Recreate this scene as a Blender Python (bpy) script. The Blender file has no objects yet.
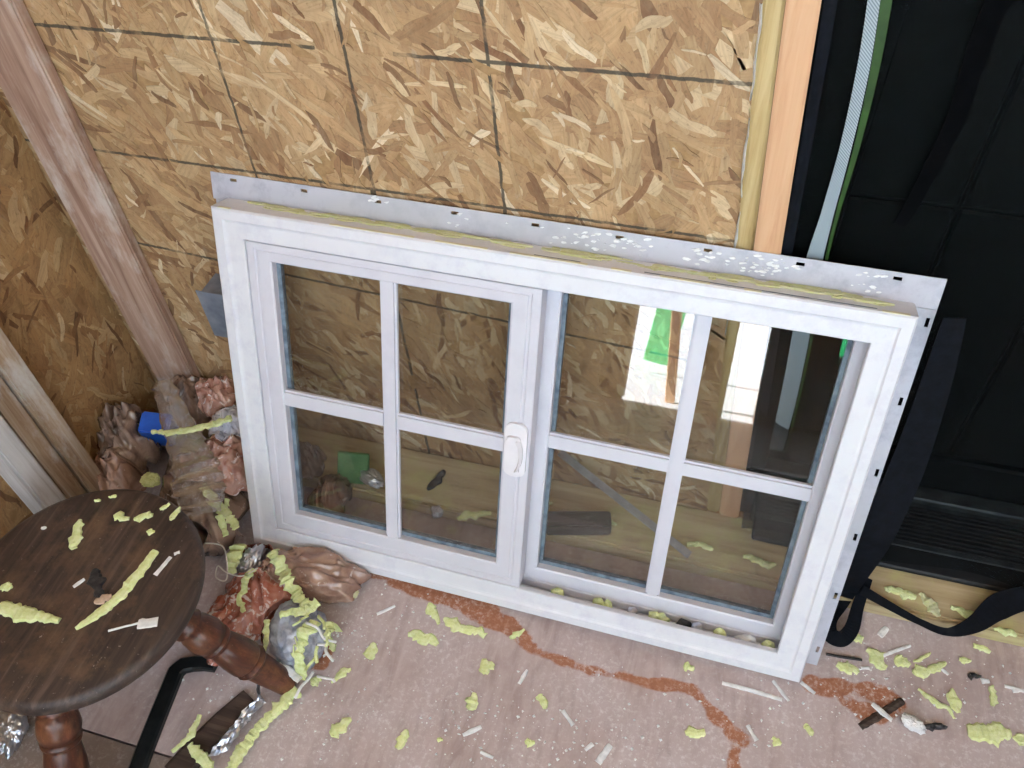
import bpy, bmesh, math, random
from mathutils import Vector, Matrix, noise
random.seed(7)
SC = bpy.context.scene
COL = SC.collection
# ------------------------------------------------------------------ camera
RC = [Vector((0.961, 0.2734, -0.0413)), Vector((0.1768, -0.7222, -0.6687)), Vector((-0.2127, 0.6353, -0.7424))]
RC[2].normalize(); RC[0] = (RC[0] - RC[2] * RC[0].dot(RC[2])).normalized(); RC[1] = RC[2].cross(RC[0])
FPX = 825.8
CAM = Vector((0.10878, -0.8389, 1.24512))
cam = bpy.data.cameras.new('camera'); co = bpy.data.objects.new('camera', cam); COL.objects.link(co)
cam.sensor_width = 36; cam.lens = FPX / 1024 * 36; cam.clip_start = 0.02
co.matrix_world = Matrix(((RC[0].x, -RC[1].x, -RC[2].x, CAM.x), (RC[0].y, -RC[1].y, -RC[2].y, CAM.y),
                          (RC[0].z, -RC[1].z, -RC[2].z, CAM.z), (0, 0, 0, 1)))
SC.camera = co
# ------------------------------------------------------------------ sky, sun and exposure
w = bpy.data.worlds.new('overcast_sky'); SC.world = w; w.use_nodes = True
bg = w.node_tree.nodes['Background']; bg.inputs[0].default_value = (0.74, 0.87, 1.0, 1); bg.inputs[1].default_value = 8.0
SC.view_settings.view_transform = 'Standard'; SC.view_settings.look = 'None'
SC.view_settings.gamma = 1; SC.view_settings.use_curve_mapping = False
SC.view_settings.exposure = -0.62
sl = bpy.data.lights.new('sun', 'SUN'); sl.energy = 120; sl.angle = .01; sl.color = (1, .98, .96)
so = bpy.data.objects.new('sun', sl); COL.objects.link(so); so.rotation_euler = (math.radians(-4), math.radians(-42), 0)   # high from one side: lights the yard, not the room

def ray(px):
    return RC[0] * ((px[0] - 512) / FPX) + RC[1] * ((px[1] - 384) / FPX) + RC[2]
def hit(px, ax, val):
    d = ray(px); t = (val - CAM[ax]) / d[ax]; return CAM + d * t
def fl(px, z=0.0): return hit(px, 2, z)

# ------------------------------------------------------------------ helpers
def lin(r, g, b):
    f = lambda c: (c / 255 / 12.92) if c / 255 <= 0.04045 else ((c / 255 + 0.055) / 1.055) ** 2.4
    return (f(r), f(g), f(b), 1)
def mesh(name, verts, faces, mat=None, parent=None, smooth=False):
    me = bpy.data.meshes.new(name); me.from_pydata([tuple(v) for v in verts], [], faces); me.update()
    if smooth:
        for p in me.polygons: p.use_smooth = True
    o = bpy.data.objects.new(name, me); COL.objects.link(o)
    if mat: me.materials.append(mat)
    if parent: o.parent = parent
    return o
def bm_obj(name, bm, mat=None, parent=None, smooth=False):
    bmesh.ops.recalc_face_normals(bm, faces=bm.faces)
    me = bpy.data.meshes.new(name); bm.to_mesh(me); bm.free()
    if smooth:
        for p in me.polygons: p.use_smooth = True
    o = bpy.data.objects.new(name, me); COL.objects.link(o)
    if mat: me.materials.append(mat)
    if parent: o.parent = parent
    return o
def box_bm(x0, x1, y0, y1, z0, z1, bev=0.0, seg=1, bm=None):
    own = bmesh.new()
    bmesh.ops.create_cube(own, size=1)
    for v in own.verts:
        v.co = Vector((x0 + (v.co.x + .5) * (x1 - x0), y0 + (v.co.y + .5) * (y1 - y0), z0 + (v.co.z + .5) * (z1 - z0)))
    if bev: bmesh.ops.bevel(own, geom=own.edges[:], offset=bev, segments=seg, affect='EDGES')
    if bm is None: return own
    me = bpy.data.meshes.new('t'); own.to_mesh(me); own.free(); bm.from_mesh(me); bpy.data.meshes.remove(me); return bm
def box(name, a, mat, parent=None, bev=0.0, seg=1): return bm_obj(name, box_bm(*a, bev, seg), mat, parent)
def empty(name, loc=(0, 0, 0)):
    o = bpy.data.objects.new(name, None); COL.objects.link(o); o.location = loc; o.empty_display_size = .05; return o
def tag(o, label, cat, group=None):
    o['label'] = label; o['category'] = cat
    if group: o['group'] = group
    return o
def struct(o, label=None, cat=None):
    o['kind'] = 'structure'
    if label: o['label'] = label
    if cat: o['category'] = cat
    return o

# ---- node materials
class NT:
    def __init__(s, name):
        s.m = bpy.data.materials.new(name); s.m.use_nodes = True; s.t = s.m.node_tree
        s.b = s.t.nodes['Principled BSDF']; s.out = s.t.nodes['Material Output']
    def n(s, typ, **kw):
        nd = s.t.nodes.new(typ)
        for k, v in kw.items():
            if k.startswith('_'): nd.inputs[k[1:].replace('_', ' ')].default_value = v
            else: setattr(nd, k, v)
        return nd
    def l(s, a, b): s.t.links.new(a, b)
    def coord(s, scale=(1, 1, 1), rot=(0, 0, 0), kind='Object'):
        tc = s.n('ShaderNodeTexCoord'); mp = s.n('ShaderNodeMapping')
        mp.inputs['Scale'].default_value = scale; mp.inputs['Rotation'].default_value = rot
        s.l(tc.outputs[kind], mp.inputs['Vector']); return mp.outputs['Vector']
    def noise(s, vec, scale, detail=4, rough=.6, dist=0.0):
        nd = s.n('ShaderNodeTexNoise'); nd.inputs['Scale'].default_value = scale; nd.inputs['Detail'].default_value = detail
        nd.inputs['Roughness'].default_value = rough; nd.inputs['Distortion'].default_value = dist
        if vec is not None: s.l(vec, nd.inputs['Vector'])
        return nd.outputs['Fac']
    def ramp(s, fac, stops, interp='LINEAR'):
        r = s.n('ShaderNodeValToRGB'); r.color_ramp.interpolation = interp
        e = r.color_ramp.elements
        while len(e) < len(stops): e.new(0.5)
        for k, (p, c) in enumerate(stops): e[k].position = p; e[k].color = c if len(c) == 4 else (*c, 1)
        s.l(fac, r.inputs['Fac']); return r.outputs['Color']
    def mix(s, fac, a, b, blend='MIX'):
        m = s.n('ShaderNodeMix', data_type='RGBA', blend_type=blend)
        for sock, v in ((m.inputs[0], fac), (m.inputs[6], a), (m.inputs[7], b)):
            if hasattr(v, 'is_output') or isinstance(v, bpy.types.NodeSocket): s.l(v, sock)
            else: sock.default_value = v
        return m.outputs[2]
    def math(s, op, a, b=0.0, clamp=False):
        m = s.n('ShaderNodeMath', operation=op, use_clamp=clamp)
        for sock, v in ((m.inputs[0], a), (m.inputs[1], b)):
            if isinstance(v, bpy.types.NodeSocket): s.l(v, sock)
            else: sock.default_value = v
        return m.outputs[0]
    def bump(s, h, strength=.3, dist=.002):
        b = s.n('ShaderNodeBump'); b.inputs['Strength'].default_value = strength; b.inputs['Distance'].default_value = dist
        s.l(h, b.inputs['Height']); s.l(b.outputs['Normal'], s.b.inputs['Normal'])
    def base(s, c):
        if isinstance(c, bpy.types.NodeSocket): s.l(c, s.b.inputs['Base Color'])
        else: s.b.inputs['Base Color'].default_value = c
    def set(s, **kw):
        for k, v in kw.items(): s.b.inputs[k.replace('_', ' ')].default_value = v
        return s
def g(v): return (v, v, v, 1)
def blotchy(name, c1, c2, scale=40, rough=.6, metal=0, bump=0.0, detail=5, spec=.4, lo=.35, hi=.65):
    t = NT(name); v = t.coord(); f = t.noise(v, scale, detail)
    t.base(t.ramp(f, [(lo, c1), (hi, c2)])); t.set(Roughness=rough, Metallic=metal); t.b.inputs['Specular IOR Level'].default_value = spec
    if bump: t.bump(f, bump)
    return t.m
def wood(name, c1, c2, c3, axis='z', fine=90, rough=.75, knots=True, dirt=None):
    t = NT(name); st = {'x': (.06, 1, 1), 'y': (1, .06, 1), 'z': (1, 1, .06)}[axis]
    v = t.coord(st); a = t.noise(v, fine, 5, .65, .6); b = t.noise(v, fine * .22, 3, .5, 1.2)
    col = t.ramp(a, [(.3, c1), (.5, c2), (.72, c3)])
    col = t.mix(t.math('MULTIPLY', b, .55), col, t.ramp(b, [(.35, c3), (.62, c1)]))
    if dirt:
        d = t.noise(t.coord((1, 1, .4) if axis == 'z' else (1, 1, 1)), 14, 6, .7)
        col = t.mix(t.ramp(d, [(.5, g(0)), (.66, g(.75))]), col, dirt)
    t.base(col); t.set(Roughness=rough); t.b.inputs['Specular IOR Level'].default_value = .25; t.bump(a, .35, .0015); return t.m

# white vinyl of the window with scuffed paint
def vinyl(name, c1, c2, c3, s=26):
    t = NT(name); v = t.coord((1, 1, 1)); a = t.noise(v, s, 7, .7); b = t.noise(v, 4, 2)
    c = t.ramp(a, [(.36, c2), (.52, c1)])
    c = t.mix(t.ramp(b, [(.5, g(0)), (.62, g(.6))]), c, c3)
    t.base(c); t.set(Roughness=.42); t.bump(a, .12, .001); return t.m
M = {}
M['vinyl'] = vinyl('white_vinyl', lin(232, 232, 238), lin(214, 215, 224), lin(224, 225, 224))
M['vinyl_paint'] = vinyl('white_chalky_paint', lin(218, 220, 228), lin(208, 209, 221), lin(214, 215, 222), 30)
M['vinyl_sash'] = vinyl('white_sash_vinyl', lin(206, 206, 217), lin(199, 199, 211), lin(202, 202, 212), 14)
M['fin'] = vinyl('grey_white_fin', lin(184, 186, 198), lin(164, 166, 180), lin(176, 178, 184), 22)
M['gasket'] = blotchy('grey_gasket', lin(70, 84, 100), lin(120, 136, 150), 60, .5)
M['latch'] = blotchy('clear_white_plastic', lin(226, 224, 230), lin(232, 230, 236), 30, .18)
def foam_mat():
    t = NT('pale_yellow_foam'); v = t.coord(); a = t.noise(v, 130, 5, .7); b = t.noise(v, 18, 3)
    c = t.ramp(a, [(.3, lin(198, 208, 142)), (.5, lin(216, 227, 168)), (.7, lin(232, 238, 202))])
    t.base(t.mix(t.math('MULTIPLY', b, .4), c, lin(208, 216, 150))); t.set(Roughness=.9)
    t.b.inputs['Specular IOR Level'].default_value = .1; t.bump(a, .6, .002); return t.m
M['foam'] = foam_mat()
M['foam_stain'] = blotchy('smeared_yellow_foam', lin(196, 202, 146), lin(206, 206, 176), 120, .9, bump=.5)
M['tape'] = blotchy('cream_tape', lin(224, 220, 190), lin(214, 210, 190), 50, .6)
M['chip'] = blotchy('white_paint_chip', lin(236, 238, 240), lin(210, 212, 214), 80, .6)
M['dark_scrap'] = blotchy('black_scrap', lin(24, 24, 28), lin(60, 58, 60), 90, .5)

def flake_mat(name, base_mul, lines=None):
    t = NT(name)
    at = t.n('ShaderNodeAttribute', attribute_name='Col'); uv = t.n('ShaderNodeUVMap', uv_map='grain')
    mp = t.n('ShaderNodeMapping'); mp.inputs['Scale'].default_value = (18, 330, 1); t.l(uv.outputs[0], mp.inputs[0])
    a = t.noise(mp.outputs[0], 1.0, 5, .7, .5)
    v = t.coord(); b = t.noise(v, 170, 4, .7); c = t.noise(v, 9, 4, .6)
    col = t.mix(1.0, at.outputs['Color'], t.ramp(a, [(.28, g(.6)), (.5, g(1.0)), (.75, g(1.2))]), 'MULTIPLY')
    col = t.mix(1.0, col, t.ramp(b, [(.32, g(.6)), (.44, g(1.0))]), 'MULTIPLY')
    col = t.mix(1.0, col, t.ramp(c, [(.32, (.82, .78, .74)), (.62, (1.06, 1.05, 1.02))]), 'MULTIPLY')
    n5 = t.noise(t.coord((1, 1, .45), (0, .5, 0)), 34, 6, .72, 1.5)
    col = t.mix(.28, col, t.ramp(n5, [(.30, lin(116, 84, 62)), (.45, lin(168, 136, 102)), (.6, lin(190, 162, 124)), (.72, lin(214, 200, 176))]))
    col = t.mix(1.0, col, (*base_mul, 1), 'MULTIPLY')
    if lines:
        sep = t.n('ShaderNodeSeparateXYZ'); t.l(v, sep.inputs[0]); tot = None
        wob = t.math('MULTIPLY', t.math('SUBTRACT', t.noise(v, 60, 3), .5), .004)
        pres = t.ramp(t.noise(v, 22, 4, .7), [(.34, g(.3)), (.5, g(1))])
        for (x0, z0, x1, z1, wd, s0, s1) in lines:      # a line through two points, drawn between s0 and s1 along it
            dx, dz = x1 - x0, z1 - z0; L = math.hypot(dx, dz); dx /= L; dz /= L
            px = t.math('SUBTRACT', sep.outputs[0], x0); pz = t.math('SUBTRACT', sep.outputs[2], z0)
            d = t.math('ABSOLUTE', t.math('ADD', t.math('SUBTRACT', t.math('MULTIPLY', px, -dz), t.math('MULTIPLY', pz, -dx)), wob))
            al = t.math('ADD', t.math('MULTIPLY', px, dx), t.math('MULTIPLY', pz, dz))
            m = t.math('MULTIPLY', t.math('SUBTRACT', 1.0, t.math('DIVIDE', d, wd), True), 2.8, True)
            m = t.math('MULTIPLY', m, t.math('MULTIPLY', t.math('GREATER_THAN', al, s0), t.math('LESS_THAN', al, s1)))
            tot = m if tot is None else t.math('MAXIMUM', tot, m)
        col = t.mix(t.math('MULTIPLY', t.math('MULTIPLY', tot, pres), .88), col, lin(58, 56, 50))
    t.base(col); t.set(Roughness=.62); t.b.inputs['Specular IOR Level'].default_value = .3; t.bump(a, .3, .001); return t.m
CH = [(-.775, .793, .119, .806, .0028, -1, .385), (-.301, .8, .119, .806, .0028, 0.01, .425), (-.776, .61, .127, .604, .0026, -.2, .90),
      (-.783, .44, -.668, .433, .0028, -.2, .9), (-.353, .857, -.349, .606, .0026, -1, .27), (-.18, .87, -.167, .603, .0025, -1, .29),
      (-.529, .831, -.526, .615, .0022, -1, .235), (-.353, .606, -.345, .2, .003, 0, 1), (-.167, .603, -.16, .1, .003, 0, 1)]
M['osb_back'] = flake_mat('osb_strands_back', (1, 1, 1), CH)
M['osb_left'] = flake_mat('osb_strands_left', (.86, .80, .70))  # same OSB, with the side wall's shade tinted into the strand colour
M['osb_base'] = blotchy('osb_core', lin(140, 110, 74), lin(170, 138, 98), 70, .8, bump=.4)
M['stud_pink'] = wood('pinkish_weathered_stud', lin(124, 92, 78), lin(162, 130, 112), lin(196, 172, 156), 'z', 80, dirt=lin(206, 196, 190))
M['stud_orange'] = wood('fresh_orange_stud', lin(186, 140, 106), lin(206, 164, 128), lin(214, 178, 144), 'z', 60)
M['stud_yellow'] = wood('old_yellow_stud', lin(140, 116, 74), lin(178, 154, 106), lin(198, 178, 134), 'z', 110)
M['stud_grey'] = wood('weathered_grey_stud', lin(128, 100, 76), lin(172, 150, 126), lin(200, 190, 178), 'z', 90, dirt=lin(206, 206, 206))
M['plate'] = wood('dusty_sole_plate', lin(150, 128, 96), lin(186, 168, 132), lin(206, 190, 156), 'x', 60, dirt=lin(190, 186, 130))
M['stick'] = wood('dark_stick', lin(34, 27, 24), lin(62, 48, 42), lin(104, 90, 82), 'x', 70)

# ------------------------------------------------------------------ OSB strands: thin wooden flakes pressed into a panel
def strands(name, n, s0, s1, t0, t1, fn, mat, parent, ang_fn, seed, pal):
    rnd = random.Random(seed); V = []; F = []; C = []; U = []
    items = []
    for k in range(n):
        L = rnd.uniform(.04, .14) * rnd.choice((.25, .5, .8, 1, 1, 1.2)); W = L * rnd.uniform(.06, .36); W = min(max(W, .0025), .042)
        items.append((L * W, L, W))
    items.sort(reverse=True)
    for k, (A, L, W) in enumerate(items):
        s = rnd.uniform(s0, s1); t = rnd.uniform(t0, t1); a = ang_fn(s, t, rnd); ca, sa = math.cos(a), math.sin(a)
        h = .0003 + .0011 * k / n
        sk = rnd.uniform(-.35, .35) * W
        sk2 = rnd.uniform(-.35, .35) * W
        m = []; NP = 16; kw = rnd.uniform(.25, .9)
        for i in range(NP):
            x = -.5 + i / (NP / 2 - 1) if i < NP // 2 else .5 - (i - NP // 2) / (NP / 2 - 1)
            sg = -1 if i < NP // 2 else 1
            e_ = 1 - kw * max(0, abs(x) * 2 - .55) / .45
            y = sg * .5 * W * e_ * rnd.uniform(.72, 1.1) + W * .25 * math.sin(x * 5 + k)
            m.append((x * L + (sk if x < 0 else sk2) * y / W * 1.4 + rnd.uniform(-.02, .02) * L, y))
        b0 = len(V); col = rnd.choice(pal[:8] if W > .012 and rnd.random() < .9 else pal); q = rnd.uniform(.88, 1.1); col = tuple(min(1, c * q) for c in col[:3])
        ou, ov = rnd.uniform(0, 90), rnd.uniform(0, 90)
        for (x, y) in m:
            S = min(max(s + x * ca - y * sa, s0), s1); T = min(max(t + x * sa + y * ca, t0), t1)
            V.append(fn(S, T, h)); C.append(col); U.append((x + ou, y + ov))
        for (x, y) in m:
            S = min(max(s + x * ca - y * sa, s0), s1); T = min(max(t + x * sa + y * ca, t0), t1)
            V.append(fn(S, T, 0)); C.append(col); U.append((x + ou, y + ov))
        F.append([b0 + i for i in range(NP)])
        for i in range(NP): j = (i + 1) % NP; F.append([b0 + i, b0 + NP + i, b0 + NP + j, b0 + j])
    o = mesh(name, V, F, mat, parent); me = o.data
    ca = me.color_attributes.new('Col', 'FLOAT_COLOR', 'POINT')
    ca.data.foreach_set('color', [x for c in C for x in (*c, 1)])
    uv = me.uv_layers.new(name='grain')
    li = [0] * len(me.loops); me.loops.foreach_get('vertex_index', li)
    uv.data.foreach_set('uv', [x for i in li for x in U[i]])
    o['kind'] = 'stuff'; return o
PAL = [lin(*c) for c in ((178, 146, 108), (170, 137, 100), (186, 160, 124), (162, 130, 96), (200, 180, 148), (150, 116, 84), (178, 148, 112), (174, 146, 110),
                         (126, 90, 62), (220, 206, 180), (98, 66, 46), (208, 188, 154), (166, 134, 98), (112, 76, 52))]

# ------------------------------------------------------------------ the room: floor, walls, ceiling
XL, XR, YF, ZC = -.905, 2.3, -2.0, 2.35
SEAM = .117
floor_stain = [(372, 566), (400, 574), (440, 592), (490, 612), (520, 634), (545, 655), (590, 671), (640, 680), (690, 688), (716, 712), (738, 742), (732, 775)]
stain2 = [(815, 686), (845, 688), (880, 694), (895, 706), (880, 716), (850, 704)]
stain3 = [(300, 672), (318, 662), (330, 648)]
def dseg(p, a, b):
    ab = b - a; t = max(0, min(1, (p - a).dot(ab) / max(ab.length_squared, 1e-9))); return (p - a - ab * t).length
def polyd(p, L, ws=None):
    if ws is None: return min(dseg(p, L[i], L[i + 1]) for i in range(len(L) - 1)) - .009
    return min(dseg(p, L[i], L[i + 1]) - (ws[i] + ws[i + 1]) / 2 for i in range(len(L) - 1))
S1 = [fl(p).to_2d() for p in floor_stain]; S2 = [fl(p).to_2d() for p in stain2]; S3 = [fl(p).to_2d() for p in stain3]
SW = [.020, .022, .020, .015, .010, .006, .004, .006, .004, .008, .009, .006]
def floor_mat():
    t = NT('dusty_plywood'); at = t.n('ShaderNodeAttribute', attribute_name='Stain'); v = t.coord()
    sep = t.n('ShaderNodeSeparateColor'); t.l(at.outputs['Color'], sep.inputs[0])
    gr = t.noise(t.coord((1, .2, 1), (0, 0, .3)), 40, 6, .6, 1.5); big = t.noise(v, 6, 4, .6); fine = t.noise(v, 120, 5, .75); mid = t.noise(v, 26, 5, .7)
    c = t.ramp(gr, [(.25, lin(152, 134, 131)), (.5, lin(174, 157, 155)), (.75, lin(188, 174, 174))])
    c = t.mix(t.ramp(big, [(.38, g(0)), (.62, g(.55))]), c, lin(196, 184, 187))
    c = t.mix(t.math('MULTIPLY', sep.outputs[1], .85), c, lin(112, 96, 84))              # browner front sheet, darkened to dim its reflection in the panes
    s = t.math('MULTIPLY', sep.outputs[0], t.ramp(mid, [(.34, g(.2)), (.52, g(1.2))]), True)
    c = t.mix(t.ramp(s, [(.2, g(0)), (.5, g(.9))]), c, t.ramp(fine, [(.35, lin(146, 84, 50)), (.7, lin(176, 118, 82))]))
    d = t.math('MULTIPLY', t.ramp(fine, [(.5, g(0)), (.66, g(1))]), t.ramp(big, [(.4, g(.2)), (.58, g(1))]))
    c = t.mix(t.math('MULTIPLY', d, .55), c, lin(226, 224, 226))                          # plaster dust
    dk = t.ramp(mid, [(.66, g(0)), (.76, g(.5))])
    c = t.mix(dk, c, lin(110, 92, 92))
    t.base(c); t.set(Roughness=.55); t.bump(fine, .25, .001); return t.m
M['floor'] = floor_mat()
def floor_panel(name, x0, x1, y0, y1, step, bare):
    nx = max(1, int((x1 - x0) / step)); ny = max(1, int((y1 - y0) / step)); V = []; F = []; C = []
    for j in range(ny + 1):
        for i in range(nx + 1):
            x = x0 + (x1 - x0) * i / nx; y = y0 + (y1 - y0) * j / ny; p = Vector((x, y))
            wv = noise.noise(Vector((x * 30, y * 30, 1))) * .012
            d = min(polyd(p, S1, SW), polyd(p, S2) - .003, polyd(p, S3)) + wv
            st = max(0, min(1, (.006 - d) / .011))
            V.append((x, y, 0)); C.append((st, bare, 0, 1))
    k = nx + 1; nt = len(V)
    for j in range(ny):
        for i in range(nx): F.append([j * k + i, j * k + i + 1, (j + 1) * k + i + 1, (j + 1) * k + i])
    ring = [i for i in range(nx + 1)] + [j * k + nx for j in range(1, ny + 1)] + [ny * k + i for i in range(nx - 1, -1, -1)] + [j * k for j in range(ny - 1, 0, -1)]
    for r in ring: V.append((V[r][0], V[r][1], -.018)); C.append(C[r])
    for q in range(len(ring)): q2 = (q + 1) % len(ring); F.append([ring[q], nt + q, nt + q2, ring[q2]])
    o = mesh(name, V, F, M['floor']); o.data.color_attributes.new('Stain', 'FLOAT_COLOR', 'POINT').data.foreach_set('color', [x for c in C for x in c])
    return o
JY = -.655
fb = box('floor', (XL - .1, XR + .1, YF - .1, .35, -.06, -.019), M['osb_base']); struct(fb, 'dusty pinkish plywood floor with an orange stain', 'floor')
jx0, jx1 = fl((60, 738)), fl((137, 762))
for (nm, a) in (('floor_sheet', (XL, .9, -.60, .0, .006, 0.0)), ('floor_sheet', (.902, XR, -.60, .0, .05, 0.0)), ('floor_sheet', (XL, XR, YF, -.603, .05, 1.0))):
    o = floor_panel(nm, *a); o.parent = fb

wb = box('wall_back', (XL - .1, .1690, 0.0, .011, 0, ZC), M['osb_base']); struct(wb, 'tan OSB sheathing wall with black chalk grid lines', 'wall')
def ang_back(s, t, r):
    base = -55 + 35 * noise.noise(Vector((s * 3, t * 3, 3)))
    if r.random() < .25: return math.radians(r.uniform(0, 180))
    return math.radians(base + r.gauss(0, 26))
strands('osb_strands', 3400, XL, .168, .0, 1.1, lambda s, t, h: (s, -h, t), M['osb_back'], wb, ang_back, 11, PAL)
for o in [wb] + [c for c in wb.children]:
    for v in o.data.vertices: v.co.x = min(v.co.x, .1692 - .070 * v.co.z)      # panel edge follows the leaning stud
wl = box('wall_left', (XL - .012, XL, YF, 0.0, 0, ZC), M['osb_base']); struct(wl, 'OSB side wall in the left corner, tinted darker for its shade', 'wall')
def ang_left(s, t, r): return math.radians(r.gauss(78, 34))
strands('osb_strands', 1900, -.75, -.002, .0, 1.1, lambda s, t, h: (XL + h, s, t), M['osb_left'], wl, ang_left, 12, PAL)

# framing timbers
def timber(name, a, mat, label, bev=.003):
    o = box(name, a, mat, None, bev, 2); struct(o, label, 'stud'); return o
timber('trim_1', (-.876, -.784, -.021, -.0005, 0, ZC), M['stud_pink'], 'pinkish weathered board up the corner of the OSB walls')
def lean_stud(name, xb0, xb1, y0, y1, mat, label):      # slightly out of plumb
    o = timber(name, (xb0, xb1, y0, y1, .035, ZC), mat, label)
    for v in o.data.vertices: v.co.x -= TILT * v.co.z
    return o
TILT = .070
lean_stud('trim_2', .169, .1898, -.006, .03, M['stud_yellow'], 'narrow old yellow stud edge beside the fresh orange stud')
lean_stud('trim_3', .1903, .2225, -.010, .03, M['stud_orange'], 'fresh orange stud at the door opening')
cb = [(.1685 - TILT * (k * .02 + .45) + random.uniform(-.0015, .0015), k * .02 + .45, random.uniform(.0006, .0022)) for k in range(36)]
V = []; F = []
for (x, z, w_) in cb: V += [(x - w_, -.002, z), (x, -.0065, z), (x + w_, -.002, z)]
for k in range(35):
    if k % 6 == 4: continue
    for i in range(2): F.append([k * 3 + i, k * 3 + i + 1, k * 3 + 4 + i, k * 3 + 3 + i])
mesh('paint_bead', V, F, M['chip'], wb)
# studs of the left wall, close to the stool
timber('trim_4', (XL + .001, XL + .038, -.262, -.224, 0, ZC), M['stud_grey'], 'far weathered stud of the three on the left wall', .003)
timber('trim_5', (XL + .001, XL + .034, -.303, -.2645, 0, ZC), M['stud_grey'], 'middle weathered stud of the three on the left wall', .004)
M['stud_white'] = wood('whitewashed_stud', lin(150, 142, 136), lin(196, 194, 194), lin(216, 216, 218), 'z', 70)
timber('trim_9', (XL + .001, XL + .045, -.345, -.306, 0, ZC), M['stud_white'], 'whitewashed stud nearest the stool on the left wall', .004)
# sole plate
o = box('sole_plate', (XL + .1, 1.4, -.112, -.0025, 0, .034), M['plate'], None, .004, 2); struct(o, 'dusty wooden sole plate along the foot of the OSB wall', 'plate'); o.name = 'trim_6'

# door opening on the right, dark door behind the screen
M['door'] = blotchy('dark_green_black_door', lin(6, 10, 10), lin(11, 16, 16), 12, .6, spec=.12)
M['alu'] = blotchy('dull_threshold_metal', lin(70, 78, 82), lin(104, 112, 114), 30, .45, .6)
M['black_rubber'] = blotchy('black_rubber', lin(22, 24, 26), lin(34, 36, 38), 60, .6)
wr = box('wall_right_of_door', (1.25, XR, 0, .011, 0, ZC), M['osb_base']); wr.name = 'wall_beside_door'; struct(wr, 'OSB wall to the right of the dark door', 'wall')
hd = box('wall_over_door', (SEAM - .4, 1.26, .0115, .19, 2.05, ZC), M['osb_base']); struct(hd, 'OSB over the dark door', 'wall')
d = box('door_1', (.10, 1.25, .135, .175, .044, 2.06), M['door']); struct(d, 'dark green-black door behind the screen', 'door')
for k in range(7):
    x0 = .25 + k * .138
    for (z0, z1) in ((.145, .60), (.605, .86), (.865, 1.5)):
        box('door_panel', (x0 + .002, x0 + .135, .126, .1345, z0, z1), M['door'], d, .003)
box('kick_rail', (.165, 1.215, .118, .1345, .055, .135), M['door'], d, .004)
for nm, a in (('door_jamb', (.10, .243, .031, .1345, 0, 2.05)), ('door_jamb', (1.222, 1.2485, 0.012, .1345, 0, 2.05))):  # left jamb widened behind the studs to block leaking sun
    box(nm, a, M['door'], d, .002)
th = empty('threshold', (0, 0, .0)); struct(th, 'ribbed metal threshold under the dark door', 'threshold')
box('threshold_base', (.2445, 1.221, -.002, .20, -.05, .044), M['alu'], th, .002)
box('threshold_nose', (.2445, 1.221, -.045, -.0025, .0345, .046), M['black_rubber'], th, .003)
for k in range(9): box('threshold_rib', (.246, 1.219, .008 + k * .0085, .0125 + k * .0085, .0442, .0475), M['black_rubber'], th, .0008)
box('threshold_step', (.246, 1.219, .088, .117, .0442, .060), M['alu'], th, .003)

# front wall with a doorway and open upper half (behind the camera), right wall, ceiling
M['rough'] = blotchy('unpainted_boards', lin(120, 96, 72), lin(150, 122, 92), 12, .8)
M['ceil'] = blotchy('bare_rafters_board', lin(168, 150, 126), lin(188, 170, 146), 8, .8)
def wallbox(nm, a, lab, mat='rough'):
    o = box(nm, a, M[mat]); struct(o, lab, 'wall'); return o
wallbox('wall_front', (XL, -.185, YF - .1, YF, 0, .80), 'low front wall left of the doorway')
wallbox('wall_front_right', (.60, XR, YF - .1, YF, 0, .80), 'low front wall right of the doorway')
wallbox('wall_front_middle', (.30, .5345, YF - .1, YF, 0, .80), 'low front wall between the doorway and a gap')
wallbox('wall_front_gap_sill', (.535, .5995, YF - .1, YF, 0, .29), 'low front wall below the gap')
wallbox('wall_front_lintel', (XL, XR, YF - .1, YF, 2.15, ZC), 'beam over the open front')
wallbox('wall_right', (XR, XR + .1, YF - .1, .011, 0, ZC), 'side wall on the right')
o = box('ceiling', (XL - .1, XR + .1, YF - .1, .2, ZC, ZC + .05), M['ceil']); struct(o, 'bare board ceiling', 'ceiling')
wallbox('person_stand_in', (.075, .185, YF - .09, YF - .001, 0, 2.15), 'added post in the open doorway standing in for a person')  # added so the panes mirror a dark strip where a person stands
# outside ground and the green things beyond the doorway, seen mirrored in the panes
M['ground'] = blotchy('pale_gravel', lin(222, 226, 232), lin(238, 240, 244), 8, .9)
M['green'] = blotchy('bright_green_cloth', lin(40, 190, 110), lin(70, 214, 140), 12, .7)
o = box('ground', (-14, 14, -22, YF - .101, -.2, -.03), M['ground']); struct(o, 'pale sunlit ground outside the doorway', 'ground')

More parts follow.
